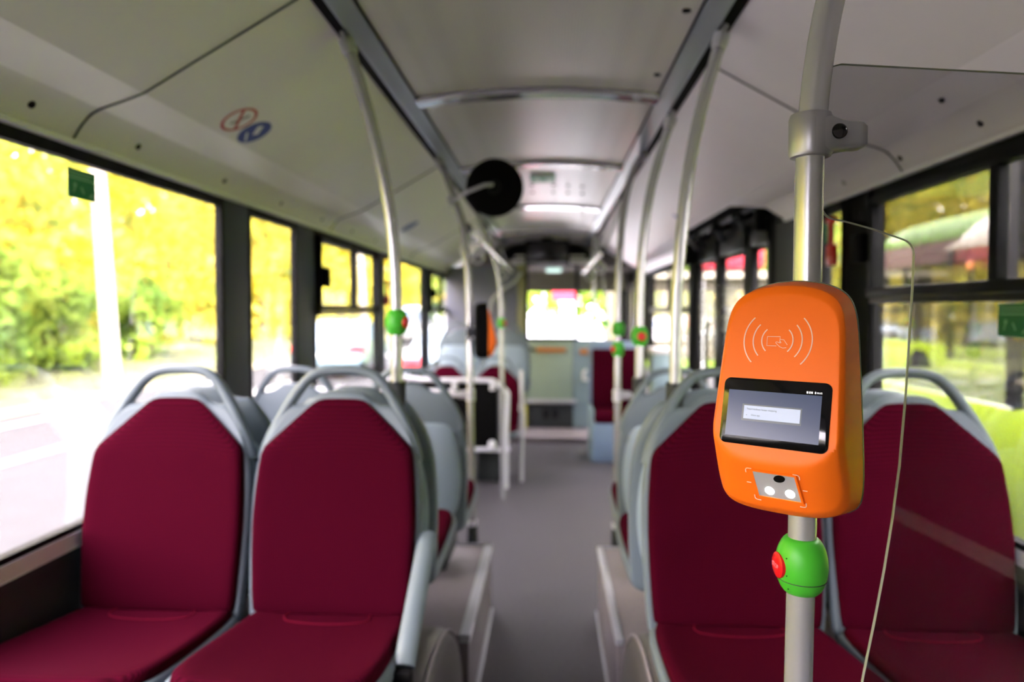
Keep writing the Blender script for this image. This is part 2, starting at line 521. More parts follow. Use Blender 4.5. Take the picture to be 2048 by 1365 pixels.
# rails along the ceiling panel
for i, side in enumerate((-1, 1)):
    mb = MB()
    prof = [(0.448, 2.248), (0.452, 2.236), (0.49, 2.230), (0.504, 2.222), (0.513, 2.222), (0.513, 2.27), (0.448, 2.27)]
    mb.rings([[(side * x, Y0, z) for x, z in prof], [(side * x, 8.6, z) for x, z in prof]])
    t = struct(mb.build('trim_%d' % (i + 1), M['rail'], smooth=30), ['grey aluminium ceiling rail on the road side', 'grey aluminium ceiling rail on the door side'][i])
    MB().box(side * 0.513, side * 0.558, Y0, 8.6, 2.240, 2.275).build('rail_slot', M['matt'], t, 0)
    MB().box(side * 0.446, side * 0.4495, Y0, 8.6, 2.240, 2.2535).build('shadow_gap', M['matt'], t, 0)
for i, y in enumerate((2.60, 3.86, 5.43, 7.13)):
    R = []
    for k in range(17):
        x = -0.455 + 0.91 * k / 16
        z = 2.238 + 0.03 * (1 - (x / 0.455) ** 2)
        R.append([(x, y - 0.055, z + 0.01), (x, y - 0.05, z - 0.004), (x, y - 0.034, z - 0.010), (x, y + 0.034, z - 0.010), (x, y + 0.05, z - 0.004), (x, y + 0.055, z + 0.01)])
    struct(MB().rings(R).build('trim_%d' % (3 + i), M['barmat'], smooth=8), 'arched metal bar across the ceiling panel')
# unseen rear wall behind the camera, made closed and dark to limit light
struct(MB().box(-1.22, 1.22, Y0 - 0.06, Y0, 0, 2.35).build('wall_rear', M['dado'], smooth=0))

# ------------------------------------------------------------------ windows
GZ0, GZ1 = 0.886, 1.842
wn = [0]
def window(side, y0, y1, lab, gl='window', slider=None, split=None, latch=False, z0=GZ0, z1=GZ1):
    wn[0] += 1
    xa, xb = side * 1.186, side * 1.212
    mb = MB()
    mb.box(xa, xb, y0 - 0.012, y1 + 0.012, z1, z1 + 0.045); mb.box(xa, xb, y0 - 0.012, y1 + 0.012, z0 - 0.016, z0)
    mb.box(xa, xb, y0 - 0.012, y0 + 0.012, z0, z1); mb.box(xa, xb, y1 - 0.012, y1 + 0.012, z0, z1)
    w = struct(mb.build('window_%d' % wn[0], M['black'], smooth=0), lab)
    MB().box(side * 1.194, side * 1.198, y0 + 0.005, y1 - 0.005, z0, z1).build('pane', M[gl], w, 0)
    if slider:
        mb = MB()
        mb.box(side * 1.165, side * 1.205, y0, y1, slider - 0.016, slider + 0.016, 0.004)
        mb.box(side * 1.165, side * 1.205, y0 + 0.01, y0 + 0.04, slider, z1, 0.004); mb.box(side * 1.165, side * 1.205, y1 - 0.04, y1 - 0.01, slider, z1, 0.004)
        mb.box(side * 1.165, side * 1.205, y0, y1, z1 - 0.025, z1, 0.004)
        mb.build('vent_frame', M['black'], w)
        MB().box(side * 1.168, side * 1.19, y0 + 0.02, y1 - 0.02, slider - 0.038, slider - 0.018, 0.003).build('drip_channel', M['dark'], w)
    if split:
        MB().box(side * 1.17, side * 1.2, split - 0.018, split + 0.018, slider, z1, 0.004).build('sash', M['black'], w)
    if latch:
        MB().box(side * 1.145, side * 1.17, latch - 0.035, latch + 0.035, slider + 0.12, slider + 0.21, 0.008).build('latch', M['matt'], w)
    return w
window(-1, -3.0, -0.72, 'unseen road-side window added behind the camera')  # unseen window, added to bring more light onto the validator
window(-1, -0.60, 2.528, 'large road-side window beside the two front crimson seats')
window(-1, 2.767, 3.28, 'narrow road-side window between two dark pillars')
window(-1, 3.551, 4.819, 'road-side window with a sliding vent above', slider=1.46, split=4.25, latch=3.62)
window(-1, 5.055, 6.601, 'plain road-side window beyond the green stop button')
window(-1, 6.959, 8.309, 'farthest road-side window with sliding vent', slider=1.46, split=7.7, latch=7.05)
window(1, 1.0, 2.481, 'door-side window with sliding vent behind the clear shield', 'windowR', slider=1.51, split=1.80)
window(1, 2.707, 2.925, 'very narrow door-side window behind the validator pole', 'windowR')
window(1, 5.45, 7.75, 'door-side window beyond the double doors', 'windowR', slider=1.46, split=6.6)
for a, b in ((-0.73, -0.59), (2.52, 2.775), (3.27, 3.56), (4.81, 5.06), (6.59, 6.97), (8.30, 8.7)):
    MB().box(-1.215, -1.188, a, b, 0.86, 1.886, 0.012).build('pillar', M['pillar'], WL)
MB().box(1.25, 1.196, Y0, 1.0, 0.86, 1.9).build('pillar', M['dado'], WR, 0)  # unseen solid wall, added to keep window reflections out of the shield
for a, b in ((2.475, 2.715), (7.74, 8.2)):
    MB().box(1.215, 1.187, a, b, 0.86, 1.886, 0.012).build('pillar', M['matt'], WR)
MB().box(1.215, 1.187, 2.92, 3.52, 0.0, 1.886, 0.01).build('pillar', M['doorgrey'], WR)
MB().box(1.21, 1.15, 5.36, 5.46, 0.0, 1.886, 0.01).build('pillar', M['doorleaf'], WR)
MB().box(1.14, 1.18, 2.50, 2.56, 1.62, 1.72, 0.006).build('blind_clip', M['matt'], WR)

# ------------------------------------------------------------------ double door on the kerb side
# black recess above the doors
rec = MB()
rec.box(1.02, 1.30, 3.56, 5.33, 2.02, 2.10); rec.box(1.22, 1.30, 3.3, 5.33, 1.80, 2.10)
rec.box(1.12, 1.28, 3.60, 3.64, 1.86, 2.08); rec.box(1.05, 1.28, 5.30, 5.34, 1.80, 2.08)
hd = struct(rec.build('trim_7', M['matt'], smooth=0), 'black recess holding the door gear above the double doors')
MB().tube([(1.10, 3.55, 1.985), (1.10, 5.2, 1.985)], 0.022, 12).build('door_shaft', M['dark'], hd)
for y in (3.85, 4.35, 4.9):
    MB().box(1.07, 1.15, y - 0.09, y + 0.09, 1.945, 2.01, 0.01).build('gear_box', M['matt'], hd)
    MB().tube([(1.10, y, 1.95), (1.16, y + 0.12, 1.90)], 0.012, 8).build('link_arm', M['doorgrey'], hd)
dn = [0]
def door_leaf(y0, y1, lab, dots):
    dn[0] += 1
    mb = MB(); xa, xb = 1.17, 1.215
    mb.box(xa, xb, y0, y0 + 0.07, 0.02, 1.93, 0.006); mb.box(xa, xb, y1 - 0.07, y1, 0.02, 1.93, 0.006)
    mb.box(xa, xb, y0, y1, 1.80, 1.93, 0.006); mb.box(xa, xb, y0, y1, 0.02, 0.16, 0.006)
    d = struct(mb.build('door_%d' % dn[0], M['doorleaf']), lab)
    MB().box(1.19, 1.196, y0 + 0.06, y1 - 0.06, 0.15, 1.81).build('pane', M['windowR'], d, 0)
    mb = MB()
    rr = random.Random(dn[0])
    for i in range(int((y1 - y0 - 0.16) / 0.042)):
        for j in range(26):
            z = 0.75 + j * 0.038
            p = 1.0 if z < 1.62 else 0
            if dots and rr.random() < (0.95 if 1.30 < z < 1.62 and i > 6 else 0.42 - 0.02 * i) * p:
                mb.lathe([(0.015, 0), (0.015, 0.001)], 10, Matrix.Translation((1.1885, y0 + 0.09 + i * 0.042 + (j % 2) * 0.02, z)) @ Matrix.Rotation(-pi / 2, 4, 'Y'))
    if mb.v: mb.build('dot_print', M['dotglass'], d, 0)
    MB().tube([(1.14, y0 + 0.09, 0.75), (1.12, y0 + 0.09, 0.82), (1.12, y0 + 0.09, 1.30), (1.14, y0 + 0.09, 1.37)], 0.014, 10).build('door_handle', M['socket'], d)
    return d
door_leaf(3.54, 3.95, 'narrow near leaf of the black kerb-side doors with dotted glass', True)
door_leaf(3.97, 4.64, 'middle leaf of the black kerb-side doors with dotted glass', True)
door_leaf(4.66, 5.35, 'far leaf of the black kerb-side doors', True)

# ------------------------------------------------------------------ far end: cabin bulkhead, windscreen
wf = struct(MB().box(-1.19, -0.33, 8.02, 8.08, 0, 1.96, 0.02).build('wall_front', M['partition']), 'dark grey felt partition behind the driver at the far end')
MB().box(-0.33, -0.235, 7.99, 8.09, 0, 2.02, 0.015).build('door_post', M['olive'], wf)
MB().box(-0.25, -0.215, 7.985, 8.0, 0.02, 0.33, 0.004).build('yellow_strip', M['yellow'], wf)
MB().box(-1.19, 1.19, 8.3, 8.38, 1.98, 2.4).build('header_panel', M['headliner'], wf, 0)
dn[0] += 1
mb = MB()
mb.box(-0.235, 0.318, 8.02, 8.07, 0.34, 1.10, 0.008)
cd = struct(mb.build('door_%d' % dn[0], M['cabin']), 'grey-green driver cabin door with a window in a black frame')
mb = MB()
mb.box(-0.235, -0.205, 8.0, 8.08, 1.10, 2.02); mb.box(0.345, 0.385, 8.0, 8.08, 1.10, 2.02)
mb.box(-0.235, 0.385, 8.0, 8.08, 1.095, 1.125); mb.box(-0.235, 0.385, 8.0, 8.08, 1.97, 2.02)
mb.build('window_frame', M['black'], cd, 0)
MB().box(-0.2, 0.345, 8.035, 8.04, 1.12, 1.98).build('pane', M['window'], cd, 0)
MB().box(-0.11, 0.24, 7.985, 8.02, 0.955, 1.005, 0.01).build('handle', M['handleor'], cd)
MB().box(-0.19, -0.12, 7.99, 8.02, 0.965, 1.0, 0.01).build('lock', M['socket'], cd)
MB().box(-0.235, 0.36, 7.97, 8.03, 0.355, 0.395, 0.01).build('kick_rail', M['alu'], cd)
MB().box(-0.235, 0.315, 8.02, 8.07, 0.06, 0.34, 0.004).build('lower_panel', M['socket'], cd)
for x in (-0.03, 0.08): MB().box(x, x + 0.07, 8.01, 8.03, 0.17, 0.28, 0.004).build('vent', M['dark'], cd)
MB().box(-0.34, 0.70, 8.08, 8.11, 0.0, 1.10).build('backing', M['matt'], wf, 0)  # added black sheet, stops outdoor brightness showing through the panel gaps
wf2 = MB().box(0.324, 0.66, 8.02, 8.07, 0.06, 1.10, 0.01).build('cabin_panel', M['cabinblue'], wf)
MB().box(0.40, 0.55, 7.99, 8.02, 0.93, 0.99, 0.01).build('panel_handle', M['handleor'], wf)
MB().tube([(0.47, 8.0, 0.74), (0.44, 7.94, 0.72), (0.44, 7.94, 0.64), (0.50, 8.0, 0.63)], 0.018, 10).build('hook', M['white'], wf)
MB().box(-0.6, 0.9, 7.4, 8.02, 0.0, 0.06, 0.01).build('step', M['plat'], wf)
# black arched header above the bulkhead with pale strips, and hanging monitor
mb = MB()
R = []
for k in range(25):
    x = -0.56 + 1.12 * k / 24
    e = (abs(x) / 0.56) ** 6
    z = 2.215 - 0.17 * e
    R.append([(x, 8.06, z - 0.17 + 0.10 * e), (x, 7.98, z - 0.16 + 0.10 * e), (x, 7.98, z), (x, 8.06, z + 0.01)])
mb.rings(R)
hdr = struct(mb.build('trim_8', M['matt']), 'black arched header above the driver partition')
MB().box(-0.36, -0.16, 7.94, 7.98, 2.06, 2.085, 0.008).build('pale_strip', M['cove'], hdr)
MB().box(0.28, 0.46, 7.94, 7.98, 2.06, 2.085, 0.008).build('pale_strip', M['cove'], hdr)
MB().box(-0.40, -0.19, 7.9, 8.0, 1.985, 2.03, 0.01).build('pale_strip', M['cove'], hdr)
MB().box(0.28, 0.52, 7.9, 8.0, 1.985, 2.03, 0.01).build('pale_strip', M['cove'], hdr)
mon = thing('display_monitor', 'black passenger display monitor hanging under the ceiling at the far end', 'monitor', (0.02, 7.7, 2.0))
MB().box(-0.25, 0.25, -0.05, 0.05, -0.03, 0.23, 0.015).build('housing', M['screen'], mon)
MB().box(-0.22, 0.22, -0.056, -0.049, 0.0, 0.20, 0.002).build('screen', M['blackgloss'], mon)
MB().box(-0.06, 0.06, -0.02, 0.02, 0.22, 0.262).build('bracket', M['dark'], mon)
# cab ceiling / windscreen
cab = struct(MB().box(-1.2, 1.2, 8.75, 10.2, 1.99, 2.03).build('trim_9', M['headliner'], smooth=0), 'dull grey-brown lining over the driver cab')
MB().box(-1.2, 1.2, 9.9, 10.0, 1.74, 2.0).build('visor_panel', M['headliner'], cab, 0)
MB().box(0.0, 0.2, 8.9, 9.3, 1.96, 1.992, 0.01).build('cab_light', M['lamp'], cab)
wn[0] += 1
mb = MB()
mb.box(-1.2, 1.2, 10.15, 10.22, 0.55, 1.0); mb.box(-1.2, -1.1, 10.15, 10.22, 1.0, 2.0); mb.box(1.1, 1.2, 10.15, 10.22, 1.0, 2.0); mb.box(-1.2, 1.2, 10.15, 10.22, 1.72, 2.0)
ws = struct(mb.build('window_%d' % wn[0], M['matt'], smooth=0), 'windscreen at the far end of the bus')
MB().box(-1.1, 1.1, 10.18, 10.186, 1.0, 1.72).build('pane', M['window'], ws, 0)
dn[0] += 1
mb = MB()
for a, b in ((8.25, 8.31), (8.75, 8.85), (9.3, 9.4), (9.85, 9.91)): mb.box(1.17, 1.21, a, b, 0.02, 1.95)
mb.box(1.17, 1.21, 8.25, 9.91, 1.82, 1.95)
fd = struct(mb.build('door_%d' % dn[0], M['doorleaf'], smooth=0), 'glazed front door at the far end of the bus')
MB().box(1.188, 1.194, 8.3, 9.86, 0.1, 1.83).build('pane', M['window'], fd, 0)
# roof skin, so no light falls in
struct(MB().box(-1.26, 1.26, Y0, 10.25, 2.40, 2.44).build('ceiling_outer', M['dark'], smooth=0))

# ------------------------------------------------------------------ platforms and wheel arches
def platform(side, edge, lab):
    t = thing('seat_platform', lab, 'platform', (side * edge, 2.2, 0))
    xa, xb = 0.0, side * (1.168 - edge)
    MB().box(xa, xb, 0.115, 1.02, 0.0, 0.322, 0.004).build('deck', M['plat'], t)
    MB().box(xa - side * 0.006, xa + side * 0.022, 0.11, 1.025, 0.306, 0.328, 0.004).build('edge_strip', M['alu'], t)
    MB().box(xa - side * 0.012, xa - side * 0.004, 0.11, 1.02, 0.001, 0.022, 0.002).build('floor_strip', M['alu'], t)
    MB().box(xa, side * 0.3, 1.02, 1.03, 0.25, 0.327, 0.003).build('end_strip', M['alu'], t)
    return t
platform(-1, 0.232, 'raised seat platform with a bright edge strip on the road side')
platform(1, 0.282, 'raised seat platform with a bright edge strip on the door side')
def arch(side, edge, lab):
    o = thing('wheel_arch_cover', lab, 'wheel arch', (side * edge, 1.72, 0))
    rings = []
    def ring(x, r, n=40):
        pts = [(side * x, r * cos(pi * k / n), 0.95 * r * sin(pi * k / n) ** 0.9 + 0.008) for k in range(n + 1)]
        return pts
    R = [ring(0.0, 0.02), ring(0.0, 0.2), ring(0.0, 0.54), ring(0.006, 0.562), ring(0.02, 0.578), ring(0.045, 0.585), ring(1.19 - edge, 0.585)]
    MB().rings(R, closed=True).build('cover', M['arch'], o)
    n = 40
    MB().tube([(side * 0.012, 0.575 * cos(pi * k / n), 0.95 * 0.575 * sin(pi * k / n) ** 0.9 + 0.008) for k in range(n + 1)], 0.006, 8).build('edge_bead', M['plat'], o)
    return o
arch(-1, 0.236, 'rounded grey wheel arch cover under the road-side back-to-back seats')
arch(1, 0.286, 'rounded grey wheel arch cover under the door-side back-to-back seats')

# ------------------------------------------------------------------ bus seats
REC = 0.16
PAD = chaikin(mirror([(0, -0.005), (0.10, -0.005), (0.196, 0.0), (0.204, 0.02), (0.213, 0.20), (0.211, 0.30), (0.2035, 0.385), (0.201, 0.405), (0.194, 0.420), (0.18, 0.432), (0.090, 0.515), (0.074, 0.530), (0.060, 0.538), (0.04, 0.541), (0, 0.542)]), 1)
SHELL = chaikin(mirror([(0, -0.06), (0.12, -0.06), (0.205, -0.055), (0.217, 0.02), (0.2255, 0.20), (0.222, 0.34), (0.204, 0.42), (0.178, 0.475), (0.145, 0.522), (0.12, 0.524), (0.094, 0.524), (0.07, 0.546), (0.05, 0.557), (0, 0.560)]), 2)
HANDLE = [(0.207, 0.38), (0.197, 0.424), (0.174, 0.472), (0.142, 0.53), (0.122, 0.56), (0.102, 0.586), (0.078, 0.605), (0.045, 0.614), (0.0, 0.616)]
HANDLE = chaikin(HANDLE + [(-x, z) for x, z in reversed(HANDLE[:-1])], 2, closed=False)
BACKP = chaikin(mirror([(0, 0.0), (0.15, 0.0), (0.19, 0.05), (0.208, 0.20), (0.192, 0.34), (0.165, 0.395), (0.14, 0.405), (0, 0.41)]), 2)
CUSH = chaikin([(-0.185, 0.012), (0.185, 0.012), (0.203, -0.02), (0.212, -0.25), (0.212, -0.37), (0.19, -0.425), (0.10, -0.44), (-0.10, -0.44), (-0.19, -0.425), (-0.212, -0.37), (-0.212, -0.25), (-0.203, -0.02)], 2)
CSHELL = [(x * 1.06, -0.21 + (y + 0.21) * 1.06) for x, y in CUSH]

def seat_meshes(low, handle=True):
    """one seat: origin where cushion meets back; faces -y. low = height of the pedestal below the shell"""
    t = thing('bus_seat', '', 'seat')
    # shell with handle
    mb = MB()
    mb.rings(slab(SHELL, lambda x, z: 0.004 + REC * z - 0.018 * min(1, (abs(x) / 0.21)) ** 4, lambda x, z: 0.050 + REC * z - 0.02 * (abs(x) / 0.21) ** 2 - 0.018 * max(0, (z - 0.45)) / 0.1, (0, 0.22), 0.012, 96, 8))
    rr = [0.016 - 0.0035 * (1 - abs(2 * i / (len(HANDLE) - 1) - 1)) for i in range(len(HANDLE))]
    if handle: mb.tube([(x, 0.016 + REC * z, z) for x, z in HANDLE], rr, 12, sq=(1.15, 1.0))
    mb.build('seat_shell', M['shell'], t, 45)
    MB().rings(slab(BACKP, lambda x, z: 0.03 + REC * z, lambda x, z: 0.088 + REC * z - 0.030 * (z / 0.4) ** 2 - 0.03 * (abs(x) / 0.2) ** 3, (0, 0.2), 0.012, 64, 6)).build('back_panel', M['shellback'], t, 45)
    def pf(x, z):
        u = abs(x) / 0.21
        return -0.034 + REC * z + 0.012 * (1 - u * u) - 0.006 * sin(max(0, min(1, z / 0.5)) * pi) + 0.016 * max(0, (z - 0.40)) / 0.14
    MB().rings(slab(PAD, pf, lambda x, z: 0.0 + REC * z, (0, 0.24), 0.02, 96, 10)).build('back_cushion', M['cloth'], t, 60)
    def top(x, y):
        v = max(0.0, min(1.0, -y / 0.44)); u = abs(x) / 0.21
        return 0.006 + 0.052 * v ** 1.3 + 0.012 * u ** 3 - 0.016 * sin(v * pi) * (1 - u * u) - 0.06 * max(0, v - 0.86) ** 1.5
    R = slab(CUSH, top, lambda x, y: top(x, y) - 0.05, (0, -0.21), 0.024, 96, 10)
    c = MB().rings([[(a, b, d) for a, d, b in r] for r in R]).build('seat_cushion', M['cloth'], t, 60)
    # stitched insert near the back
    pts = [(-0.10, -0.012, top(0.1, -0.012) + 0.002), (-0.112, -0.045, top(0.11, -0.045) + 0.0012), (-0.09, -0.066, top(0.09, -0.066) + 0.0012), (0.0, -0.072, top(0, -0.072) + 0.001), (0.09, -0.066, top(0.09, -0.066) + 0.0012), (0.112, -0.045, top(0.11, -0.045) + 0.0012), (0.10, -0.012, top(0.1, -0.012) + 0.002)]
    MB().tube(chaikin(pts, 2, False), 0.0022, 6).build('seam', M['seam'], c)
    R = slab(CSHELL, lambda x, y: top(x / 1.06, y / 1.06) - 0.022, lambda x, y: top(x / 1.06, y / 1.06) - 0.085 + 0.02 * (abs(x) / 0.21) ** 2, (0, -0.21), 0.014, 96, 8)
    MB().rings([[(a, b, d) for a, d, b in r] for r in R]).build('seat_pan', M['shell'], t, 45)
    MB().box(-0.13, 0.13, -0.34, -0.03, -low, -0.03, 0.015).build('pedestal', M['socket'], t)
    return t

ROW1 = seat_meshes(0.10)
ROW2 = seat_meshes(0.12, False)
ROW3 = copy_tree(ROW1)
def repedestal(root, low):
    for ch in root.children:
        if ch.name.startswith('pedestal'):
            ch.data = MB().box(-0.13, 0.13, -0.34, -0.03, -low, -0.03, 0.015).build('pedestal', M['socket']).data
            bpy.data.objects.remove([o for o in COL.objects if o.data == ch.data and o is not ch][0])
repedestal(ROW3, 0.24)
ROW4 = copy_tree(ROW1); repedestal(ROW4, 0.40)

def place(src, first, x, y, z, rz, lab, group):
    s = src if first else copy_tree(src)
    s.location = (x, y, z); s.rotation_euler = (0, 0, rz)
    tag(s, lab, 'seat', group)
    return s
G1 = 'crimson seats facing the camera'
G2 = 'grey-backed seats facing away'
ZJ = 0.672
seatLa = place(ROW1, True, -0.504, 1.70, ZJ, 0, 'crimson seat facing the camera on the road side, beside the aisle, with grey armrest', G1)
place(ROW1, False, -0.957, 1.70, ZJ, 0, 'crimson seat facing the camera, against the big road-side window', G1)
place(ROW1, False, 0.509, 1.69, ZJ, 0, 'crimson seat partly hidden behind the orange validator and its pole', G1)
place(ROW1, False, 0.960, 1.69, ZJ, 0, 'crimson seat behind the clear shield, against the door-side window', G1)
place(ROW2, True, -0.504, 2.03, ZJ, pi, 'seat back-to-back with the road-side aisle seat, pole socket at its corner', G2)
place(ROW2, False, -0.957, 2.03, ZJ, pi, 'seat back-to-back with the crimson seat at the big road-side window', G2)
place(ROW2, False, 0.505, 2.03, ZJ, pi, 'seat back-to-back with the crimson seat behind the validator', G2)
place(ROW2, False, 0.958, 2.03, ZJ, pi, 'seat back-to-back with the crimson seat behind the clear shield', G2)
place(ROW3, True, -0.504, 2.76, 0.60, pi, 'grey-backed aisle seat just before the pole with the black mirror', G2)
place(ROW3, False, -0.957, 2.76, 0.60, pi, 'grey-backed seat beside the narrow road-side window, handle on top', G2)
NR1 = place(ROW3, False, 0.528, 2.76, 0.60, pi, 'grey-backed door-side aisle seat with a pole and red-centred button at its corner', G2)
NR2 = place(ROW3, False, 0.962, 2.76, 0.60, pi, 'grey-backed door-side seat next to the dark pillar before the doors', G2)
place(ROW4, True, -0.885, 6.05, 0.40, 0, 'far seat behind the black luggage screen, beside the window', 'far seats behind the luggage screen')
place(ROW4, False, -0.43, 6.05, 0.40, 0, 'far seat behind the black luggage screen, beside the aisle', 'far seats behind the luggage screen')
place(ROW4, False, -0.82, 6.66, 0.70, pi, 'high grey seat back beyond the luggage screen, near the window', 'high seat backs at the far end')
place(ROW4, False, -0.365, 6.66, 0.70, pi, 'high grey seat back beyond the luggage screen, near the aisle', 'high seat backs at the far end')
for q in (NR1, NR2): q.scale = (0.93, 1, 1)
# armrest of the road-side aisle seat (a part of that seat)
A = MB()
A.tube(chaikin([(0.245, 0.03, 0.195), (0.245, -0.01, 0.185), (0.243, -0.08, 0.13), (0.242, -0.22, 0.035), (0.242, -0.26, 0.005)], 2, False), 0.022, 12, sq=(0.7, 1.1))
ar = A.build('armrest', M['shell'], seatLa)
MB().box(0.222, 0.262, -0.285, -0.245, -0.035, 0.005, 0.008).build('armrest_end', M['dark'], ar)

# ------------------------------------------------------------------ poles
def bend(pts, it=3): return chaikin(pts, it, closed=False)
def fitting(mb, top, side):
    x, y, z = top
def pole(lab, pts, r=0.017, socket=None, foot=None, top=None, group='grab poles'):
    t = thing('grab_pole', lab, 'pole', pts[0], group=group)
    o = Vector(pts[0])
    P = [tuple(Vector(p) - o) for p in pts]
    MB().tube(bend(P), r, 20).build('tube', M['steel'], t)
    if socket:
        sz, dx = socket
        MB().tube(bend([(dx[0], dx[1], -0.16), (dx[0] * 0.5, dx[1] * 0.5, -0.09), (0, 0, -0.03), (0, 0, 0.02), (0, 0, sz)]), 0.026, 16).build('socket', M['socket'], t)
    if foot:
        MB().lathe([(0.026, 0), (0.026, 0.06), (0.021, 0.10), (0.0205, 0.13)], 20).build('foot', M['socket'], t)
        MB().lathe([(0.0235, 0.13), (0.0235, 0.15), (0.0175, 0.155)], 20).build('collar', M['chrome'], t)
    if top:
        q = Vector(P[-1]); d = (q - Vector(P[-2])).normalized()
        m = MB().tube([q - d * 0.03, q - d * 0.015, q + d * 0.01, q + d * 0.015], [0.021, 0.022, 0.022, 0.015], 16)
        m.tube(bend([q, q + d * 0.02, q + Vector((top * 0.012, 0, 0.035))]), 0.009, 10)
        m.build('end_fitting', M['alu'], t)
    return t
L1 = [(-0.386, 1.93, 1.20), (-0.386, 1.93, 1.45), (-0.391, 1.93, 1.62), (-0.408, 1.93, 1.76), (-0.436, 1.93, 1.90), (-0.471, 1.93, 2.04), (-0.505, 1.93, 2.15), (-0.525, 1.93, 2.205)]
pole('curved pole rising from the corner of the road-side back-to-back seats', L1, socket=(0.045, (-0.03, 0.0)), top=-1)
R1 = [(0.402, 1.93, 1.20), (0.403, 1.93, 1.478), (0.419, 1.93, 1.685), (0.437, 1.93, 1.85), (0.466, 1.93, 2.0), (0.50, 1.93, 2.12), (0.522, 1.93, 2.20)]
pole('curved pole rising from the seat corner just beside the orange validator', R1, socket=(0.045, (0.03, 0.0)), top=1)
R2 = [(0.400, 2.68, 1.14), (0.401, 2.68, 1.489), (0.41, 2.68, 1.721), (0.438, 2.68, 1.914), (0.479, 2.68, 2.068), (0.515, 2.68, 2.18)]
pole('curved pole with a red-centred button in front of the black doors', R2, socket=(0.045, (0.03, 0.0)), top=1)
L2 = [(-0.319, 3.28, 0.0), (-0.335, 3.30, 1.10), (-0.345, 3.34, 1.50), (-0.358, 3.36, 1.745), (-0.388, 3.40, 1.90), (-0.435, 3.44, 2.03), (-0.495, 3.50, 2.17), (-0.52, 3.52, 2.215)]
pole('pole at the road-side platform end carrying the black mirror and side-on validator', L2, top=-1)
R3 = [(0.373, 3.27, 0.0), (0.375, 3.28, 1.0), (0.378, 3.30, 1.594), (0.395, 3.32, 1.88), (0.427, 3.36, 2.05), (0.475, 3.42, 2.17), (0.51, 3.45, 2.215)]
pole('pole at the door-side platform end with two green buttons', R3, top=1)
for nm, x, y in (('L', -0.319, 3.28), ('R', 0.373, 3.27)): pass
L3 = [(-0.311, 5.2, 0.0), (-0.314, 5.2, 0.97), (-0.318, 5.2, 1.526), (-0.35, 5.2, 1.78), (-0.385, 5.2, 1.873), (-0.50, 5.25, 2.15)]
pole('thin far pole behind the side-on validator with one small button', L3, top=-1)
pole('far pole in front of the driver door side, against the windscreen light', [(0.47, 7.06, 0.0), (0.50, 7.06, 1.04), (0.499, 7.06, 1.75), (0.505, 7.06, 2.21)], top=1)
pole('far pole bent towards the front door with a tiny green button', [(0.63, 7.06, 0.0), (0.628, 7.06, 1.04), (0.626, 7.06, 1.50), (0.60, 7.12, 1.72), (0.56, 7.2, 2.20)], top=1)
# foot cups of the two platform-end poles
for t in [o for o in COL.objects if o.name.startswith('grab_pole')]:
    if abs(t.location.z) < 0.01 and t.location.y < 4:
        dx = 0.325 * (0.0145 if t.location.x < 0 else 0.0018)
        MB().tube([(-dx * 0.9, 0.006, 0.26), (-dx, 0.006, 0.34), (-dx, 0.006, 0.40)], [0.027, 0.026, 0.022], 18).build('foot_cup', M['socket'], t)
        MB().tube([(-dx, 0.006, 0.40), (-dx, 0.006, 0.425)], 0.0245, 18).build('collar', M['chrome'], t)
        MB().tube([(-dx * 1.4, 0.008, 0.545), (-dx * 1.4, 0.008, 0.60)], 0.0215, 18).build('ring_joint', M['chrome'], t)
# the validator pole in front, bending near its top
VP = [(0.366, 0.9, 0.0), (0.373, 0.9, 0.60), (0.3765, 0.9, 0.950), (0.380, 0.9, 1.158), (0.383, 0.9, 1.489), (0.3835, 0.9, 1.614), (0.386, 0.9, 1.68), (0.391, 0.9, 1.744), (0.398, 0.9, 1.794), (0.407, 0.9, 1.844), (0.44, 0.9, 1.98), (0.50, 0.9, 2.18), (0.515, 0.9, 2.215)]
vpole = pole('close satin steel pole carrying the orange validator, bent near the ceiling', VP, r=0.0175, top=1)

# ------------------------------------------------------------------ stop buttons
def button_proto():
    t = thing('stop_button', '', 'button', group='green stop buttons on the poles')
    prof = [(0.0176, -0.036), (0.021, -0.035), (0.0265, -0.028), (0.0305, -0.017), (0.0322, -0.004), (0.0322, 0.004), (0.0308, 0.016), (0.0270, 0.027), (0.0215, 0.0355), (0.0176, 0.0365)]
    prof = chaikin(prof, 1, False)
    MB().lathe(prof, 40).build('housing', M['green'], t)
    # red push button set into the -y face
    mtx = Matrix.Rotation(pi / 2, 4, 'X')
    b = MB().lathe([(0.0165, 0.024), (0.0165, 0.0318), (0.0135, 0.0336), (0.006, 0.0345), (0, 0.0346)], 28, mtx).build('push_button', M['red'], t)
    text_obj('lettering', 'STOP', 0.0085, Matrix.Translation((0, -0.0347, -0.003)) @ Matrix.Rotation(pi / 2, 4, 'X'), M['redtxt'], b, 0.0003, 'CENTER')
    mb = MB()
    for a, z in ((0.55, 0.014), (0.58, -0.008), (0.56, -0.026)):
        r = {0.014: 0.0311, -0.008: 0.0317, -0.026: 0.0273}[z]
        mb.lathe([(0.0009, 0), (0.0009, 0.0006), (0, 0.0006)], 8, Matrix.Translation((r * sin(a), -r * cos(a), z)) @ Matrix.Rotation(a, 4, 'Z') @ Matrix.Rotation(pi / 2, 4, 'X'))
    mb.build('pin_hole', M['matt'], t)
    pts = [(0.0302 * sin(a), -0.0302 * cos(a), -0.0172 + 0.003 * max(0, cos((a + 0.35) * 2.6)) * (1 if a < 0.3 else 0)) for a in [k * pi / 36 - 0.5 for k in range(80)]]
    MB().tube(pts, 0.0006, 6, cap=True).build('joint_line', M['socket'], t)
    return t
BP = button_proto()
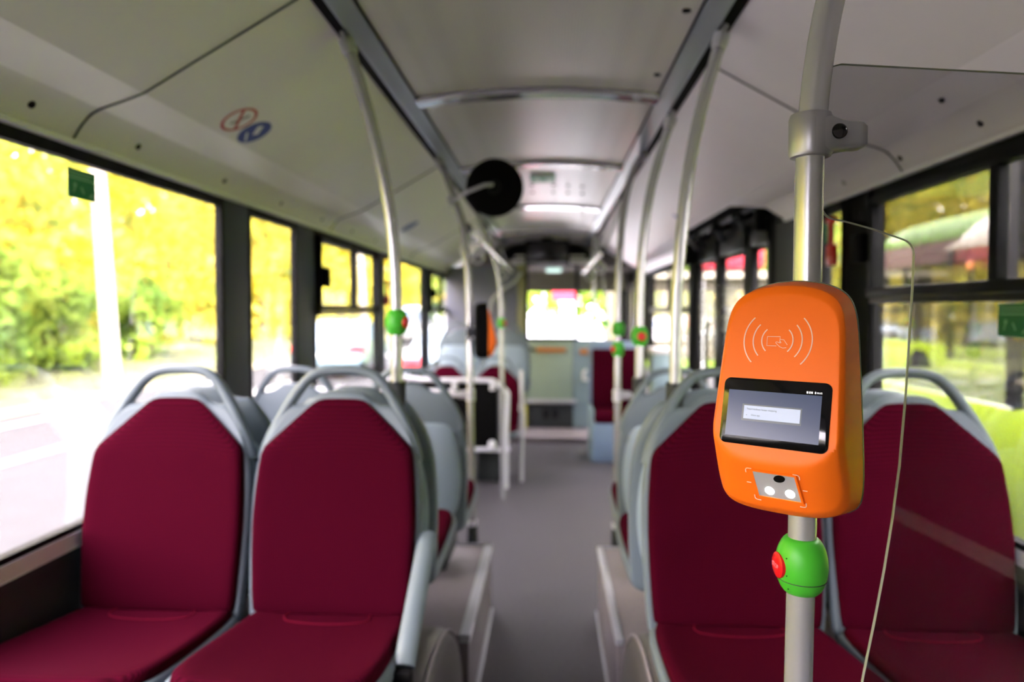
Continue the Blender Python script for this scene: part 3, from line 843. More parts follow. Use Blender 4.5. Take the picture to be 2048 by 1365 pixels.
def button(first, loc, rz, lab, s=1.0):
    b = BP if first else copy_tree(BP)
    b.location = loc; b.rotation_euler = (0, 0, rz); b.scale = (s, s, s)
    tag(b, lab)
    return b
button(True, (0.3795, 0.9, 1.118), -radians(86), 'big green stop button with a red side, on the pole just under the orange validator')
button(False, (-0.386, 1.93, 1.414), radians(72), 'green stop button on the curved pole by the road-side seats', 1.0)
button(False, (0.4005, 2.68, 1.347), radians(8), 'green stop button whose red push faces the camera', 1.02)
button(False, (0.3775, 3.285, 1.359), -radians(95), 'upper of the two green stop buttons sharing one pole', 0.95)
button(False, (0.3765, 3.283, 1.263), -radians(60), 'lower of the two green stop buttons sharing one pole', 0.95)
button(False, (-0.317, 5.2, 1.347), radians(50), 'small far green stop button just beyond the side-on validator', 1.05)
button(False, (0.4995, 7.06, 1.348), radians(90), 'tiny green stop button on the far pole nearer the driver door', 0.95)
button(False, (0.627, 7.06, 1.307), radians(90), 'tiny green stop button on the far pole nearer the front door', 0.95)

# ------------------------------------------------------------------ ticket validator
TILT = radians(13.7)
t_out = []
def validator_proto(orange_on=True):
    t = thing('ticket_validator', '', 'ticket validator')
    half = [(0, -0.1225), (0.03, -0.122), (0.058, -0.1185), (0.073, -0.110), (0.0775, -0.09), (0.0765, -0.04), (0.0735, 0.03), (0.0705, 0.09), (0.067, 0.118), (0.058, 0.136), (0.035, 0.148), (0, 0.152)]
    OUT = chaikin(mirror(half), 3)
    t_out.append(OUT)
    def yf(x, z):
        u = 0.123 - tan(TILT) * z
        l = 0.137 + 0.404 * (z + 0.057) - 0.010 * min(1.3, abs(x) / 0.06) ** 4
        k = 0.0016
        m = min(u, l)
        return m - k * math.log(math.exp(-(u - m) / k) + math.exp(-(l - m) / k))
    n = 160
    o = resample(OUT, n)
    def sc(k): return [(p[0] * k, 0.01 + (p[1] - 0.01) * k) for p in o]
    R = []
    yb = 0.047
    R.append([(p[0], yb, p[1]) for p in sc(0.9)])
    R.append([(p[0], yb, p[1]) for p in sc(1.03)])
    for f, k in ((0.45, 1.012), (0.84, 0.988), (0.885, 0.982), (0.91, 0.974), (0.965, 0.943), (0.985, 0.930), (0.996, 0.918), (1.0, 0.905)):
        R.append([(p[0], yb + (yf(*p) - yb) * f, p[1]) for p in sc(k)])
    for i in range(1, 31):
        k = 0.905 * (1 - i / 30) + 0.004
        R.append([(p[0], yf(*p), p[1]) for p in sc(k)])
    MB().rings([[(x, -y, z) for x, y, z in r] for r in R]).build('orange_cover', M['orange'], t, 17)
    # dark rear casing and mounting bracket
    R = [[(p[0], 0.026, p[1]) for p in sc(0.93)], [(p[0], 0.03, p[1]) for p in sc(0.98)], [(p[0], 0.047, p[1]) for p in sc(1.036)], [(p[0], 0.0505, p[1]) for p in sc(1.034)]]
    MB().rings([[(x, -y, z) for x, y, z in r] for r in R]).build('rear_casing', M['casing'], t, 50)
    mb = MB()
    mb.box(-0.022, 0.022, -0.03, 0.02, -0.035, 0.045, 0.005)
    br = mb.build('bracket', M['casegrey'], t)
    for z in (-0.022, 0.032):
        for y in (-0.015, 0.012):
            MB().lathe([(0.006, 0), (0.006, 0.004), (0.003, 0.005)], 12, Matrix.Translation((0.022, y, z)) @ Matrix.Rotation(pi / 2, 4, 'Y')).build('bolt', M['chrome'], br)
            MB().lathe([(0.006, 0), (0.006, 0.004), (0.003, 0.005)], 12, Matrix.Translation((-0.022, y, z)) @ Matrix.Rotation(-pi / 2, 4, 'Y')).build('bolt', M['chrome'], br)
    # plane of the upper face: x right, y up the face, z out
    F = Matrix(((1, 0, 0, 0), (0, sin(TILT), -cos(TILT), -0.123), (0, cos(TILT), sin(TILT), 0), (0, 0, 0, 1)))
    def onface(h=0.0): return F @ Matrix.Translation((0, 0, h))
    mb = MB()
    rr = rrect(0.1225, 0.0785, 0.008, 8)
    mb.rings([[onface(-0.002) @ Vector((x, y, 0)) for x, y in rr], [onface(0.0006) @ Vector((x, y, 0)) for x, y in rr], [onface(0.0011) @ Vector((x * 0.993, y * 0.99, 0)) for x, y in rr]])
    scr = mb.build('screen', M['blackgloss'], t, 50)
    def plate(name, m, x0, x1, y0, y1, h, par):
        mb = MB(); q = [(x0, y0), (x1, y0), (x1, y1), (x0, y1)]
        mb.rings([[onface(h - 0.0002) @ Vector((x, y, 0)) for x, y in q], [onface(h) @ Vector((x, y, 0)) for x, y in q]])
        return mb.build(name, m, par, 0)
    plate('display', M['disp'], -0.0545, 0.0512, -0.030, 0.0245, 0.0014, scr)
    plate('dialog_border', M['dialogedge'], -0.0365, 0.0312, -0.0112, 0.0085, 0.00165, scr)
    plate('dialog_box', M['dialog'], -0.0343, 0.0297, -0.0088, 0.0068, 0.0019, scr)
    text_obj('dialog_text', 'Taqurratabaas keeps stopping', 0.0029, onface(0.0020) @ Matrix.Translation((-0.0312, 0.0020, 0)), M['inkgrey'], scr, 0.00005)
    text_obj('dialog_text', 'x', 0.0026, onface(0.0020) @ Matrix.Translation((-0.0312, -0.0050, 0)), M['inkgrey'], scr, 0.00005)
    text_obj('dialog_text', 'Close app', 0.0026, onface(0.0020) @ Matrix.Translation((-0.0255, -0.0050, 0)), M['inkgrey'], scr, 0.00005)
    mb = MB()
    for x0, x1 in ((0.0345, 0.0363), (0.0373, 0.0386), (0.0393, 0.0399), (0.0405, 0.0411), (0.0434, 0.0446)):
        q = [(x0, 0.0262), (x1, 0.0262), (x1, 0.0285), (x0, 0.0285)]
        mb.rings([[onface(0.0012) @ Vector((x, y, 0)) for x, y in q], [onface(0.0014) @ Vector((x, y, 0)) for x, y in q]])
    mb.build('status_icon', M['statuswhite'], scr, 0)
    text_obj('status_clock', '00:02', 0.0026, onface(0.0013) @ Matrix.Translation((0.0455, 0.0264, 0)), M['statuswhite'], scr, 0.00005)
    # contactless arcs and card-in-hand mark
    cv = 1 / cos(TILT)
    cx, cy = -0.0035, 0.0838 * cv
    mb = MB()
    for r, s1 in ((0.0392, 44), (0.0282, 42), (0.0180, 46)):
        for base in (0, 180):
            pts = [(cx + r * cos(radians(base + d)), cy + r * sin(radians(base + d))) for d in [s1 * (k / 12 - 1) for k in range(25)]]
            ribbon(mb, pts, 0.0013, 0.0004, onface(0.0002))
    card = [(-0.0003, 0.0815), (-0.0003, 0.0883), (-0.0152, 0.0881), (-0.0150, 0.0774), (-0.0040, 0.0774)]
    ribbon(mb, [(x, z * cv) for x, z in card], 0.0007, 0.0004, onface(0.0002))
    hand = [(-0.0003, 0.0852), (0.0040, 0.0848), (0.0065, 0.0815), (0.0085, 0.0790)]
    ribbon(mb, [(x, z * cv) for x, z in hand], 0.0006, 0.0004, onface(0.0002))
    hand = [(0.0075, 0.0757), (0.0035, 0.0752), (0.0000, 0.0765), (-0.0045, 0.0805), (-0.0050, 0.0818), (-0.0036, 0.0822), (0.0, 0.0808), (0.0012, 0.0812), (-0.0006, 0.0838)]
    ribbon(mb, [(x, z * cv) for x, z in hand], 0.0006, 0.0004, onface(0.0002))
    mb.build('contactless_mark', M['print'], t, 0)
    # code scanner: plate, lens, two lights and corner marks on the lower face
    S = Matrix(((1, 0, 0, 0.0055), (0, -sin(radians(22)), -cos(radians(22)), -yf(0.005, -0.0825) - 0.0013), (0, cos(radians(22)), -sin(radians(22)), -0.0825), (0, 0, 0, 1)))
    mb = MB()
    q0 = [(-0.0255, 0.0165), (0.0215, 0.0165), (0.0262, -0.0165), (-0.0215, -0.0165)]
    def ring(k, h): return [S @ Matrix.Translation((0, 0, h)) @ Vector((x * k, y * k, 0)) for x, y in q0]
    mb.rings([ring(1.13, -0.0015), ring(1.10, 0.0012), ring(1.0, 0.0011), ring(0.98, -0.0012)])
    sc_ = mb.build('scanner_window', M['orange'], t, 30)
    mb = MB(); mb.rings([ring(1.0, -0.001), ring(1.0, 0.0004)])
    mb.build('reflector', M['scanplate'], sc_, 0)
    MB().lathe([(0.0058, 0.0), (0.0058, 0.001), (0.0045, 0.0016), (0, 0.0016)], 24, S @ Matrix.Translation((0.0045, 0.0110, 0.0)) @ Matrix.Rotation(0.3, 4, 'Z') @ Matrix.Diagonal((1.15, 0.8, 1, 1))).build('lens', M['matt'], sc_)
    for x, y in ((-0.0085, -0.0075), (0.0145, -0.0075)):
        MB().lathe([(0.0055, 0), (0.005, 0.0008), (0.003, 0.0014), (0, 0.0016)], 20, S @ Matrix.Translation((x, y, 0.0))).build('scanner_light', M['led'], sc_)
    mb = MB()
    def corner(px, py, sx, sy, l1=0.007, l2=0.006):
        pts = [(px, py - sy * l2)] + [(px + sx * 0.003 * (1 - cos(a)), py - sy * 0.003 * (1 - sin(a))) for a in [k * pi / 16 for k in range(9)]] + [(px + sx * l1, py)]
        ribbon(mb, pts, 0.0009, 0.0004, S @ Matrix.Translation((0, 0, 0.0002)))
    corner(-0.0335, 0.0195, 1, 1); corner(0.0270, 0.0195, -1, 1); corner(-0.0270, -0.0225, 1, -1); corner(0.0310, -0.0225, -1, -1)
    ribbon(mb, [(-0.034, 0.0), (-0.029, 0.0)], 0.0008, 0.0004, S @ Matrix.Translation((0, 0, 0.0002)))
    ribbon(mb, [(0.029, 0.0), (0.034, 0.0)], 0.0008, 0.0004, S @ Matrix.Translation((0, 0, 0.0002)))
    mb.build('corner_mark', M['print'], t, 0)
    return t
VA = validator_proto()
VA.location = (0.3825, 0.9, 1.33); VA.rotation_euler = (0, 0, -radians(36.1))
tag(VA, 'big orange ticket validator on the close pole, screen showing a message', group='orange ticket validators')
VB = copy_tree(VA)
VB.location = (-0.340, 3.325, 1.335); VB.rotation_euler = (0, 0, radians(100)); VB.scale = (0.95, 0.95, 0.95)
tag(VB, 'distant validator seen side-on, black casing with an orange front edge')
for ch in VB.children:
    if ch.name.startswith('rear_casing'):
        mb = MB()
        o = resample(t_out[0], 96)
        sc2 = lambda k, y: [(p[0] * k, -y, 0.01 + (p[1] - 0.01) * k) for p in o]
        mb.rings([sc2(0.92, 0.026), sc2(0.98, 0.03), sc2(1.05, 0.046), sc2(1.06, 0.086), sc2(1.02, 0.089)])
        new = mb.build('rear_casing', M['matt'], VB)
        bpy.data.objects.remove(ch)
        new.name = 'rear_casing'
# ------------------------------------------------------------------ clamp and clear shield
cl = thing('pole_clamp', 'silver clamp on the close pole gripping the clear shield', 'clamp', (0.3845, 0.9, 1.672))
mb = MB()
# a lofted shoulder: round sleeve on the pole running out into a flat arm
secs = []
for i in range(14):
    u = i / 13
    x = -0.004 + 0.072 * u
    hgt = 0.0265 - 0.0095 * (0.5 - 0.5 * cos(pi * min(1, u * 1.3)))
    zc = 0.0 + 0.003 * u - 0.004 * u
    dep = 0.026 - 0.013 * (0.5 - 0.5 * cos(pi * min(1, u * 1.2)))
    if u > 0.9: hgt *= 1 - 0.25 * (u - 0.9) / 0.1; dep *= 1 - 0.4 * (u - 0.9) / 0.1
    secs.append([(x, -dy, zc + dz) for dy, dz in rrect(2 * dep, 2 * hgt, min(dep, hgt) * 0.35, 5)])
mb.rings(secs)
mb.lathe([(0.0215, -0.0275), (0.0245, -0.0265), (0.0262, -0.022), (0.0262, 0.022), (0.0245, 0.0275), (0.0205, 0.0285)], 36)
mb.build('clamp_body', M['clampm'], cl, 50)
mx = Matrix.Translation((0.0275, -0.0215, 0.001)) @ Matrix.Rotation(pi / 2, 4, 'X')
MB().lathe([(0.0095, -0.002), (0.0095, 0.0012), (0.0085, 0.0015), (0.0072, 0.0008), (0, 0.0006)], 28, mx).build('screw_cap', M['blackgloss'], cl)

GL = [(0.417, 1.768), (0.53, 1.763), (0.646, 1.757), (0.85, 1.745), (1.135, 1.72), (1.135, 0.34), (0.415, 0.34), (0.436, 0.68), (0.452, 0.86), (0.468, 0.966), (0.482, 1.04), (0.4935, 1.107), (0.5035, 1.176), (0.5115, 1.244), (0.5185, 1.34), (0.523, 1.437), (0.5255, 1.49)]
def arcpts(c, r, a0, a1, n=6): return [(c[0] + r * cos(radians(a0 + (a1 - a0) * k / n)), c[1] + r * sin(radians(a0 + (a1 - a0) * k / n))) for k in range(n + 1)]
GLP = GL[:] + arcpts((0.5065, 1.523), 0.0195, 0, 75) + [(0.47, 1.556), (0.435, 1.5655)] + arcpts((0.425, 1.588), 0.0205, 262, 180)
GLP += [(0.4065, 1.63), (0.4095, 1.69), (0.4115, 1.74)]
GLP[0] = (0.428, 1.7685)
GLP += arcpts((0.4225, 1.757), 0.0095, 180, 110)
sh = thing('glass_shield', 'tall clear tinted shield beside the validator pole, rounded corner and curved edge', 'glass shield', (0.41, 0.915, 1.0), radians(3))
# triangulated sheet
def sheet(poly, y0, y1, name, m, par):
    me = bpy.data.meshes.new(name); bm = bmesh.new()
    vs = [bm.verts.new((x - 0.41, y0, z - 1.0)) for x, z in poly]
    f = bm.faces.new(vs)
    r = bmesh.ops.extrude_face_region(bm, geom=[f])
    for v in r['geom']:
        if isinstance(v, bmesh.types.BMVert): v.co.y = y1
    bmesh.ops.recalc_face_normals(bm, faces=list(bm.faces))
    bm.to_mesh(me); bm.free(); me.materials.append(m)
    o = bpy.data.objects.new(name, me); COL.objects.link(o); o.parent = par
    return o
def sheet_faces(poly, y, name, m, par):
    return sheet(poly, y, y + 0.0003, name, m, par)
sheet_faces(GLP, 0.0, 'sheet', M['shield'], sh)
EDGE = [p for p in GLP if not (p[0] > 1.0)]
mb = MB()
i0 = GLP.index((0.415, 0.34))
seq = GLP[i0:] + GLP[:4]
mb.tube([(x - 0.41, 0.0, z - 1.0) for x, z in seq], 0.0016, 8, sq=(1.6, 0.6))
mb.build('polished_edge', M['shieldedge'], sh)
# two faint round specks of dried water: small printed dots on the sheet
# ------------------------------------------------------------------ signs and stickers
def plaque(name, lab, cat, mtx, w, h, bands):
    """flat sticker lying in mtx's xy plane"""
    t = thing(name, lab, cat)
    t.matrix_world = mtx
    MB().box(-w / 2, w / 2, -h / 2, h / 2, 0, 0.001).build('backing', M['signgreen'], t, 0)
    bands(t, w, h)
    return t
def emergency(t, w, h):
    MB().box(-w / 2 + 0.003, w / 2 - 0.003, h * 0.16, h * 0.205, 0.001, 0.0014).build('rule', M['signpale'], t, 0)
    for i, s in enumerate((0.37, 0.27)):
        MB().box(-w / 2 + 0.006, w / 2 - 0.012 - 0.01 * i, h * s, h * (s + 0.035), 0.001, 0.0013).build('text_line', M['signpale'], t, 0)
    mb = MB()
    mb.lathe([(0.006, 0.001), (0.006, 0.0015)], 14, Matrix.Translation((-w * 0.25, -h * 0.05, 0)))
    ribbon(mb, [(-w * 0.25, -h * 0.1), (-w * 0.30, -h * 0.3)], 0.004, 0.0006, Matrix.Translation((0, 0, 0.001)))
    ribbon(mb, [(-w * 0.03, -h * 0.08), (w * 0.06, -h * 0.3)], 0.005, 0.0006, Matrix.Translation((0, 0, 0.001)))
    ribbon(mb, [(w * 0.27, -h * 0.38), (w * 0.38, -h * 0.25), (w * 0.40, -h * 0.38)], 0.006, 0.0006, Matrix.Translation((0, 0, 0.001)))
    mb.build('pictogram', M['signpale'], t, 0)
def on_wall(side, y, z):
    # sticker on a side window, facing into the bus
    if side < 0: r = Matrix(((0, 0, 1), (1, 0, 0), (0, 1, 0)))
    else: r = Matrix(((0, 0, -1), (-1, 0, 0), (0, 1, 0)))
    return Matrix.Translation((side * 1.19, y, z)) @ r.to_4x4()
plaque('exit_sticker', 'green emergency sticker on the big road-side window', 'sticker', on_wall(-1, 1.755, 1.781), 0.109, 0.078, emergency)
plaque('exit_sticker', 'green emergency sticker on the window behind the clear shield', 'sticker', on_wall(1, 1.742, 1.424), 0.118, 0.082, emergency)
plaque('exit_sticker', 'small green sticker on the narrow window behind the close pole', 'sticker', on_wall(1, 2.86, 1.775), 0.085, 0.10, emergency)
plaque('exit_sticker', 'small green sticker hanging edge-on under the road-side vent', 'sticker', Matrix.Translation((-1.175, 4.15, 1.36)) @ Matrix.Rotation(pi / 2, 4, 'X') @ Matrix.Rotation(0.3, 4, 'Y'), 0.012, 0.085, lambda t, w, h: None)

def cove_frame(side, x, y):
    s = s_of_x(x)
    a = Vector((*prof_at(s - 0.01), 0)); b = Vector((*prof_at(s + 0.01), 0))
    d = (b - a).normalized()
    X = Vector((side * d.x, 0, d.y)); Y = Vector((0, 1, 0)); Z = X.cross(Y)
    if Z.z > 0: Y = -Y; Z = -Z
    p = prof_at(s)
    m = Matrix((X, Y, Z)).transposed().to_4x4()
    return Matrix.Translation((side * p[0], y, p[1])) @ m
def round_sticker(name, lab, frame, r, base, ring=None, extra=None):
    t = thing(name, lab, 'sticker'); t.matrix_world = frame
    MB().lathe([(r, 0), (r, 0.001), (0, 0.001)], 40).build('disc', base, t, 0)
    if ring: MB().lathe([(r * 0.82, 0.001), (r * 0.82, 0.0015), (r * 0.98, 0.0015), (r * 0.98, 0.001)], 40, None, False).build('ring', ring, t, 0)
    if extra: extra(t, r)
    return t
def nosmoke(t, r):
    mb = MB(); ribbon(mb, [(-r * 0.58, -r * 0.58), (r * 0.58, r * 0.58)], r * 0.17, 0.0006, Matrix.Translation((0, 0, 0.001))); mb.build('bar', M['signred'], t, 0)
    mb = MB(); ribbon(mb, [(-r * 0.5, r * 0.22), (r * 0.45, -r * 0.12)], r * 0.14, 0.0004, Matrix.Translation((0, 0, 0.001))); mb.build('cigarette', M['socket'], t, 0)
def camsign(t, r):
    mb = MB()
    ribbon(mb, [(-r * 0.55, -r * 0.25), (r * 0.1, r * 0.25)], r * 0.36, 0.0005, Matrix.Translation((0, 0, 0.001)))
    ribbon(mb, [(r * 0.25, -r * 0.45), (r * 0.75, r * 0.28)], r * 0.12, 0.0005, Matrix.Translation((0, 0, 0.001)))
    mb.build('pictogram', M['signwhite'], t, 0)
round_sticker('no_smoking_sticker', 'round white no-smoking sticker with a red ring on the road-side cove', cove_frame(-1, 0.915, 2.09), 0.062, M['signwhite'], M['signred'], nosmoke)
round_sticker('blue_sticker', 'round blue notice sticker touching the no-smoking sticker', cove_frame(-1, 0.925, 2.222), 0.060, M['signblue'], None, camsign)
round_sticker('blue_sticker', 'faint pale blue sticker far along the road-side cove', cove_frame(-1, 0.93, 4.75), 0.07, M['signblue'])
round_sticker('blue_sticker', 'small blue sticker on the door-side cove near the black doors', cove_frame(1, 0.90, 4.55), 0.05, M['signblue'])
# green ceiling sign with two panels, and the row of hatch fixings
cs = thing('ceiling_sign', 'small green two-panel sign on the ceiling near the hatch fixings', 'sign', (0.006, 4.27, 2.268))
MB().box(-0.078, 0.078, -0.12, 0.12, -0.004, 0.0, 0.001).build('sign_plate', M['signgreen'], cs, 0)
for x in (-0.035, 0.04): MB().box(x - 0.022, x + 0.022, -0.05, 0.06, -0.006, -0.004).build('pictogram', M['signpale'], cs, 0)
mb = MB()
for x, xx in ((-0.068, -0.07), (0.075, 0.075), (0.17, 0.175), (0.262, 0.275)):
    for y, q in ((4.53, x), (4.80, xx)):
        o = MB().lathe([(0.012, 0), (0.012, -0.006), (0.005, -0.008), (0, -0.008)], 12, Matrix.Translation((q, y, 2.245 + 0.03 * (1 - (q / 0.45) ** 2)))).build('hatch_fixing', M['matt'], ceiling)
# emergency hammers
def hammer(lab, side, y, z):
    t = thing('emergency_hammer', lab, 'hammer', (side * 1.135, y, z))
    MB().box(-0.012, 0.012, -0.03, 0.03, -0.10, -0.02, 0.006).build('holder', M['hammer'], t)
    MB().tube([(0, 0.008, -0.05), (0, 0.008, 0.07)], 0.011, 10).build('handle', M['hammer'], t)
    MB().tube([(0, -0.035, 0.075), (0, -0.02, 0.075), (0, 0.03, 0.075), (0, 0.045, 0.075)], [0.006, 0.014, 0.014, 0.006], 12).build('hammer_head', M['hammer'], t)
hammer('red emergency hammer on the dark pillar behind the close pole', 1, 2.70, 1.72)
hammer('red emergency hammer on the road-side pillar, half behind a curved pole', -1, 4.93, 1.58)

# ------------------------------------------------------------------ mirror and overhead grab rails
mi = thing('convex_mirror', 'round black-backed mirror on an arm under the ceiling', 'mirror', (-0.219, 3.33, 2.045))
tilt = Matrix.Rotation(radians(-84), 4, 'X') @ Matrix.Rotation(radians(0), 4, 'Y')
prof = [(0.0, -0.018), (0.05, -0.016), (0.10, -0.010), (0.135, 0.0), (0.1405, 0.006), (0.1405, 0.012), (0.136, 0.015)]
MB().lathe(prof, 64, tilt).build('mirror_back', M['matt'], mi, 50)
MB().lathe([(0.134, 0.0145), (0.10, 0.030), (0.05, 0.038), (0, 0.041)], 64, tilt).build('mirror_face', M['chrome'], mi, 60)
MB().lathe([(0.03, -0.030), (0.034, -0.016), (0.02, -0.036), (0, -0.036)], 24, tilt).build('hub', M['black'], mi)
q = Vector((-0.435 + 0.219, 3.43 - 3.33, 2.0 - 2.045))
MB().tube([q, q * 0.6 + Vector((0, -0.10, 0)), (-0.04, -0.075, 0.0), (-0.005, -0.05, 0.006)], 0.009, 12).build('arm', M['alu'], mi)
MB().tube([q + Vector((0.0, 0, -0.025)), q + Vector((-0.014, 0.01, 0.025))], 0.023, 14).build('arm_clamp', M['alu'], mi)

def handrail(side, x, y0, y1, z, lab, straps):
    t = thing('overhead_handrail', lab, 'handrail', (x, y0, z))
    MB().tube([(0, 0, 0), (0, 0.02, 0), (0, y1 - y0 - 0.02, 0), (0, y1 - y0, 0)], [0.014, 0.0165, 0.0165, 0.013], 16).build('tube', M['chrome'], t)
    MB().lathe([(0.021, 0), (0.021, 0.02), (0.017, 0.024)], 16, Matrix.Rotation(-pi / 2, 4, 'X')).build('end_cap', M['black'], t)
    k = 0
    yy = [0.25, (y1 - y0) * 0.5, (y1 - y0) - 0.25]
    for y in yy:
        d = 2.24 - z - 0.0
        MB().tube(bend([(0, y, 0), (side * 0.04, y, 0.05), (side * 0.12, y, d * 0.75), (side * 0.145, y, d - 0.01)], 2), 0.010, 10).build('hanger', M['alu'], t)
    for y, where in straps:
        s = thing('hanging_strap', 'pale grab strap on the %s handrail, %s' % ('road-side' if side < 0 else 'door-side', where), 'strap', (x, y, z), group='grab straps on the %s handrail' % ('road-side' if side < 0 else 'door-side'))
        MB().tube([(0.019 * cos(a), 0, 0.019 * sin(a)) for a in [2 * pi * k / 20 for k in range(21)]], 0.006, 8, sq=(2.4, 0.5)).build('sleeve', M['alu'], s)
        MB().tube([(0, 0, -0.018), (side * 0.01, 0, -0.06)], 0.010, 8, sq=(1.6, 0.4)).build('band', M['alu'], s)
        MB().tube([(side * 0.012 + 0.036 * cos(a), 0, -0.10 + 0.042 * sin(a)) for a in [2 * pi * k / 24 for k in range(25)]], 0.0085, 8).build('grip_loop', M['alu'], s)
    return t
handrail(-1, -0.372, 3.5, 7.7, 1.872, 'bright overhead handrail on the road side running to the far end', ((3.62, 'right beside the pole with the black mirror'), (4.1, 'second beyond the mirror pole'), (6.3, 'the farthest one, near the driver partition')))
handrail(1, 0.425, 4.85, 7.8, 1.872, 'bright overhead handrail on the door side near the far end', ((5.3, 'the nearer of its two straps'), (6.6, 'the farther of its two straps')))
MB().tube([(-0.352, 3.37, 1.872), (-0.362, 3.42, 1.872), (-0.372, 3.5, 1.872)], 0.014, 10)
# ------------------------------------------------------------------ barrier rails and luggage screen
def barrier(lab, x0, x1, y, z, zz):
    t = thing('barrier_rail', lab, 'rail', (x0, y, z))
    s = 1 if x1 > x0 else -1
    MB().tube([(s * 0.019, 0, 0), (x1 - x0, 0, zz)], 0.0145, 14).build('tube', M['chrome'], t)
    MB().tube([(0, 0, -0.028), (0, 0, 0.028)], 0.0225, 18).build('pole_clamp', M['chrome'], t)
    MB().tube([(s * 0.02, 0, 0), (s * 0.06, 0, 0)], 0.0205, 16).build('clamp_sleeve', M['alu'], t)
    MB().lathe([(0.03, 0), (0.03, 0.01), (0.018, 0.014)], 16, Matrix.Translation((x1 - x0, 0, zz)) @ Matrix.Rotation(-s * pi / 2, 4, 'Y')).build('wall_flange', M['alu'], t)
barrier('bright rail from the platform-end pole to the road-side wall', -0.334, -1.13, 3.30, 1.035, 0.02)
barrier('bright rail from the two-button pole towards the dark doors', 0.375, 1.10, 3.28, 1.04, -0.01)
lu = thing('luggage_screen', 'black luggage screen in a bright tubular frame beyond the mirror pole', 'screen', (-0.70, 5.5, 0.0))
mb = MB()
mb.tube(bend([(-0.45, 0, 0.93), (-0.42, 0, 0.878), (0.28, 0, 0.876), (0.30, 0.0, 0.873), (0.41, 0, 0.785), (0.412, 0, 0.75), (0.40, 0, 0.40), (0.40, 0, 0.0)], 2), 0.019, 14)
mb.build('frame_tube', M['chrome'], lu)
MB().tube([(-0.45, 0.0, 0.795), (-0.02, 0.0, 0.785)], 0.017, 12).build('middle_tube', M['chrome'], lu)
MB().tube([(0.05, 0, 0.311), (0.43, 0, 0.314)], 0.021, 12).build('lower_tube', M['chrome'], lu)
MB().box(-0.45, 0.33, 0.0, 0.02, 0.33, 0.855, 0.006).build('screen_panel', M['matt'], lu)
MB().box(0.33, 0.40, 0.005, 0.03, 0.34, 0.84, 0.006).build('clear_strip', M['socket'], lu)
MB().lathe([(0.03, 0), (0.034, 0.02), (0.028, 0.05), (0.012, 0.06), (0, 0.06)], 16, Matrix.Translation((0.285, -0.01, 0.33))).build('knob', M['white'], lu)
for x in (-0.02, 0.29): MB().tube([(x, 0, 0.87), (x, 0, 0.80)], 0.026, 12).build('tube_joint', M['chrome'], lu)
ha = thing('stanchion', 'short bright stanchion at the aisle end of the luggage screen', 'stanchion', (-0.185, 5.72, 0.0))
MB().tube(bend([(0, 0, 0), (0.0, 0, 0.35), (0.012, 0, 0.45), (0.012, 0, 0.60), (0, 0, 0.66), (0, 0, 0.94)]), 0.017, 14).build('tube', M['chrome'], ha)
MB().tube([(0, 0, 0.60), (0, 0, 0.66)], 0.024, 12).build('joint', M['alu'], ha)
gh = thing('curved_grab_rail', 'curved pale grab handle above the side-on validator', 'handle', (-0.40, 7.9, 1.55))
MB().tube(bend([(-0.25, 0, -0.12), (-0.22, -0.06, 0.02), (-0.10, -0.08, 0.13), (0.05, -0.06, 0.22), (0.11, 0, 0.32)]), 0.017, 12).build('tube', M['alu'], gh)
for p in ((-0.25, 0.06, -0.12), (0.11, 0.06, 0.32)): MB().tube([(p[0], 0, p[2]), p], 0.02, 10).build('mount', M['alu'], gh)

# ------------------------------------------------------------------ box seat on the door side
bs = thing('box_seat', 'single crimson seat on a tall pale blue box near the far door side', 'seat', (0.70, 6.5, 0.0))
MB().box(-0.235, 0.25, -0.02, 0.48, 0.0, 0.37, 0.012).build('box_base', M['box'], bs)
MB().box(-0.262, 0.27, 0.40, 0.50, 0.36, 1.13, 0.02).build('back_shell', M['box'], bs)
MB().box(-0.262, -0.228, 0.0, 0.42, 0.0, 0.50, 0.012).build('side_panel', M['cabinblue'], bs)
MB().box(-0.225, 0.255, 0.335, 0.405, 0.46, 1.06, 0.02, 3).build('back_cushion', M['cloth'], bs)
MB().box(-0.225, 0.255, -0.03, 0.40, 0.37, 0.465, 0.025, 3).build('seat_cushion', M['cloth'], bs)
cb = thing('equipment_box', 'pale upright box beyond the crimson box seat by the window', 'box', (1.082, 6.2, 0.0))
MB().box(-0.11, 0.10, 0, 0.3, 0.0, 1.05, 0.015).build('housing', M['cabinblue'], cb)
MB().box(-0.115, 0.105, -0.005, 0.305, 1.05, 1.10, 0.01).build('cover', M['cove'], cb)

# ================================================================== OUTSIDE
GZ = -0.35
struct(MB().box(-60, 60, -40, 140, GZ - 0.1, GZ).build('ground', M['asphalt'], smooth=0), 'pale sunlit asphalt road outside')
def marking(x0, x1, y0, y1): return MB().box(x0, x1, y0, y1, GZ, GZ + 0.006)
mb = MB(); mb.box(-6.42, -6.22, -30, 130, GZ, GZ + 0.006)
struct(mb.build('road_marking', M['paint'], smooth=0), 'long white line along the road')
for k in range(14):
    struct(marking(-8.4, -8.2, -6 + k * 5.2, -3.6 + k * 5.2).build('road_marking', M['paint'], smooth=0), 'short white dash near the far road edge')
struct(MB().box(-9.6, -8.95, -30, 130, GZ, GZ + 0.03).build('road_shoulder', M['kerb'], smooth=0), 'sandy shoulder between road and grass')
mb = MB(); R = []
for y in range(-30, 131, 4):
    R.append([(-9.6, y, GZ + 0.02), (-11.0, y, GZ + 0.25 + 0.1 * sin(y * 0.7)), (-13.5, y, GZ + 0.7 + 0.2 * sin(y * 0.31)), (-20, y, GZ + 2.0), (-34, y, GZ + 9.5), (-60, y, GZ + 10), (-60, y, GZ), (-9.6, y, GZ)])
mb.rings(R)
struct(mb.build('verge_ground', M['grass']), 'sunlit yellow-green grass verge beyond the road')

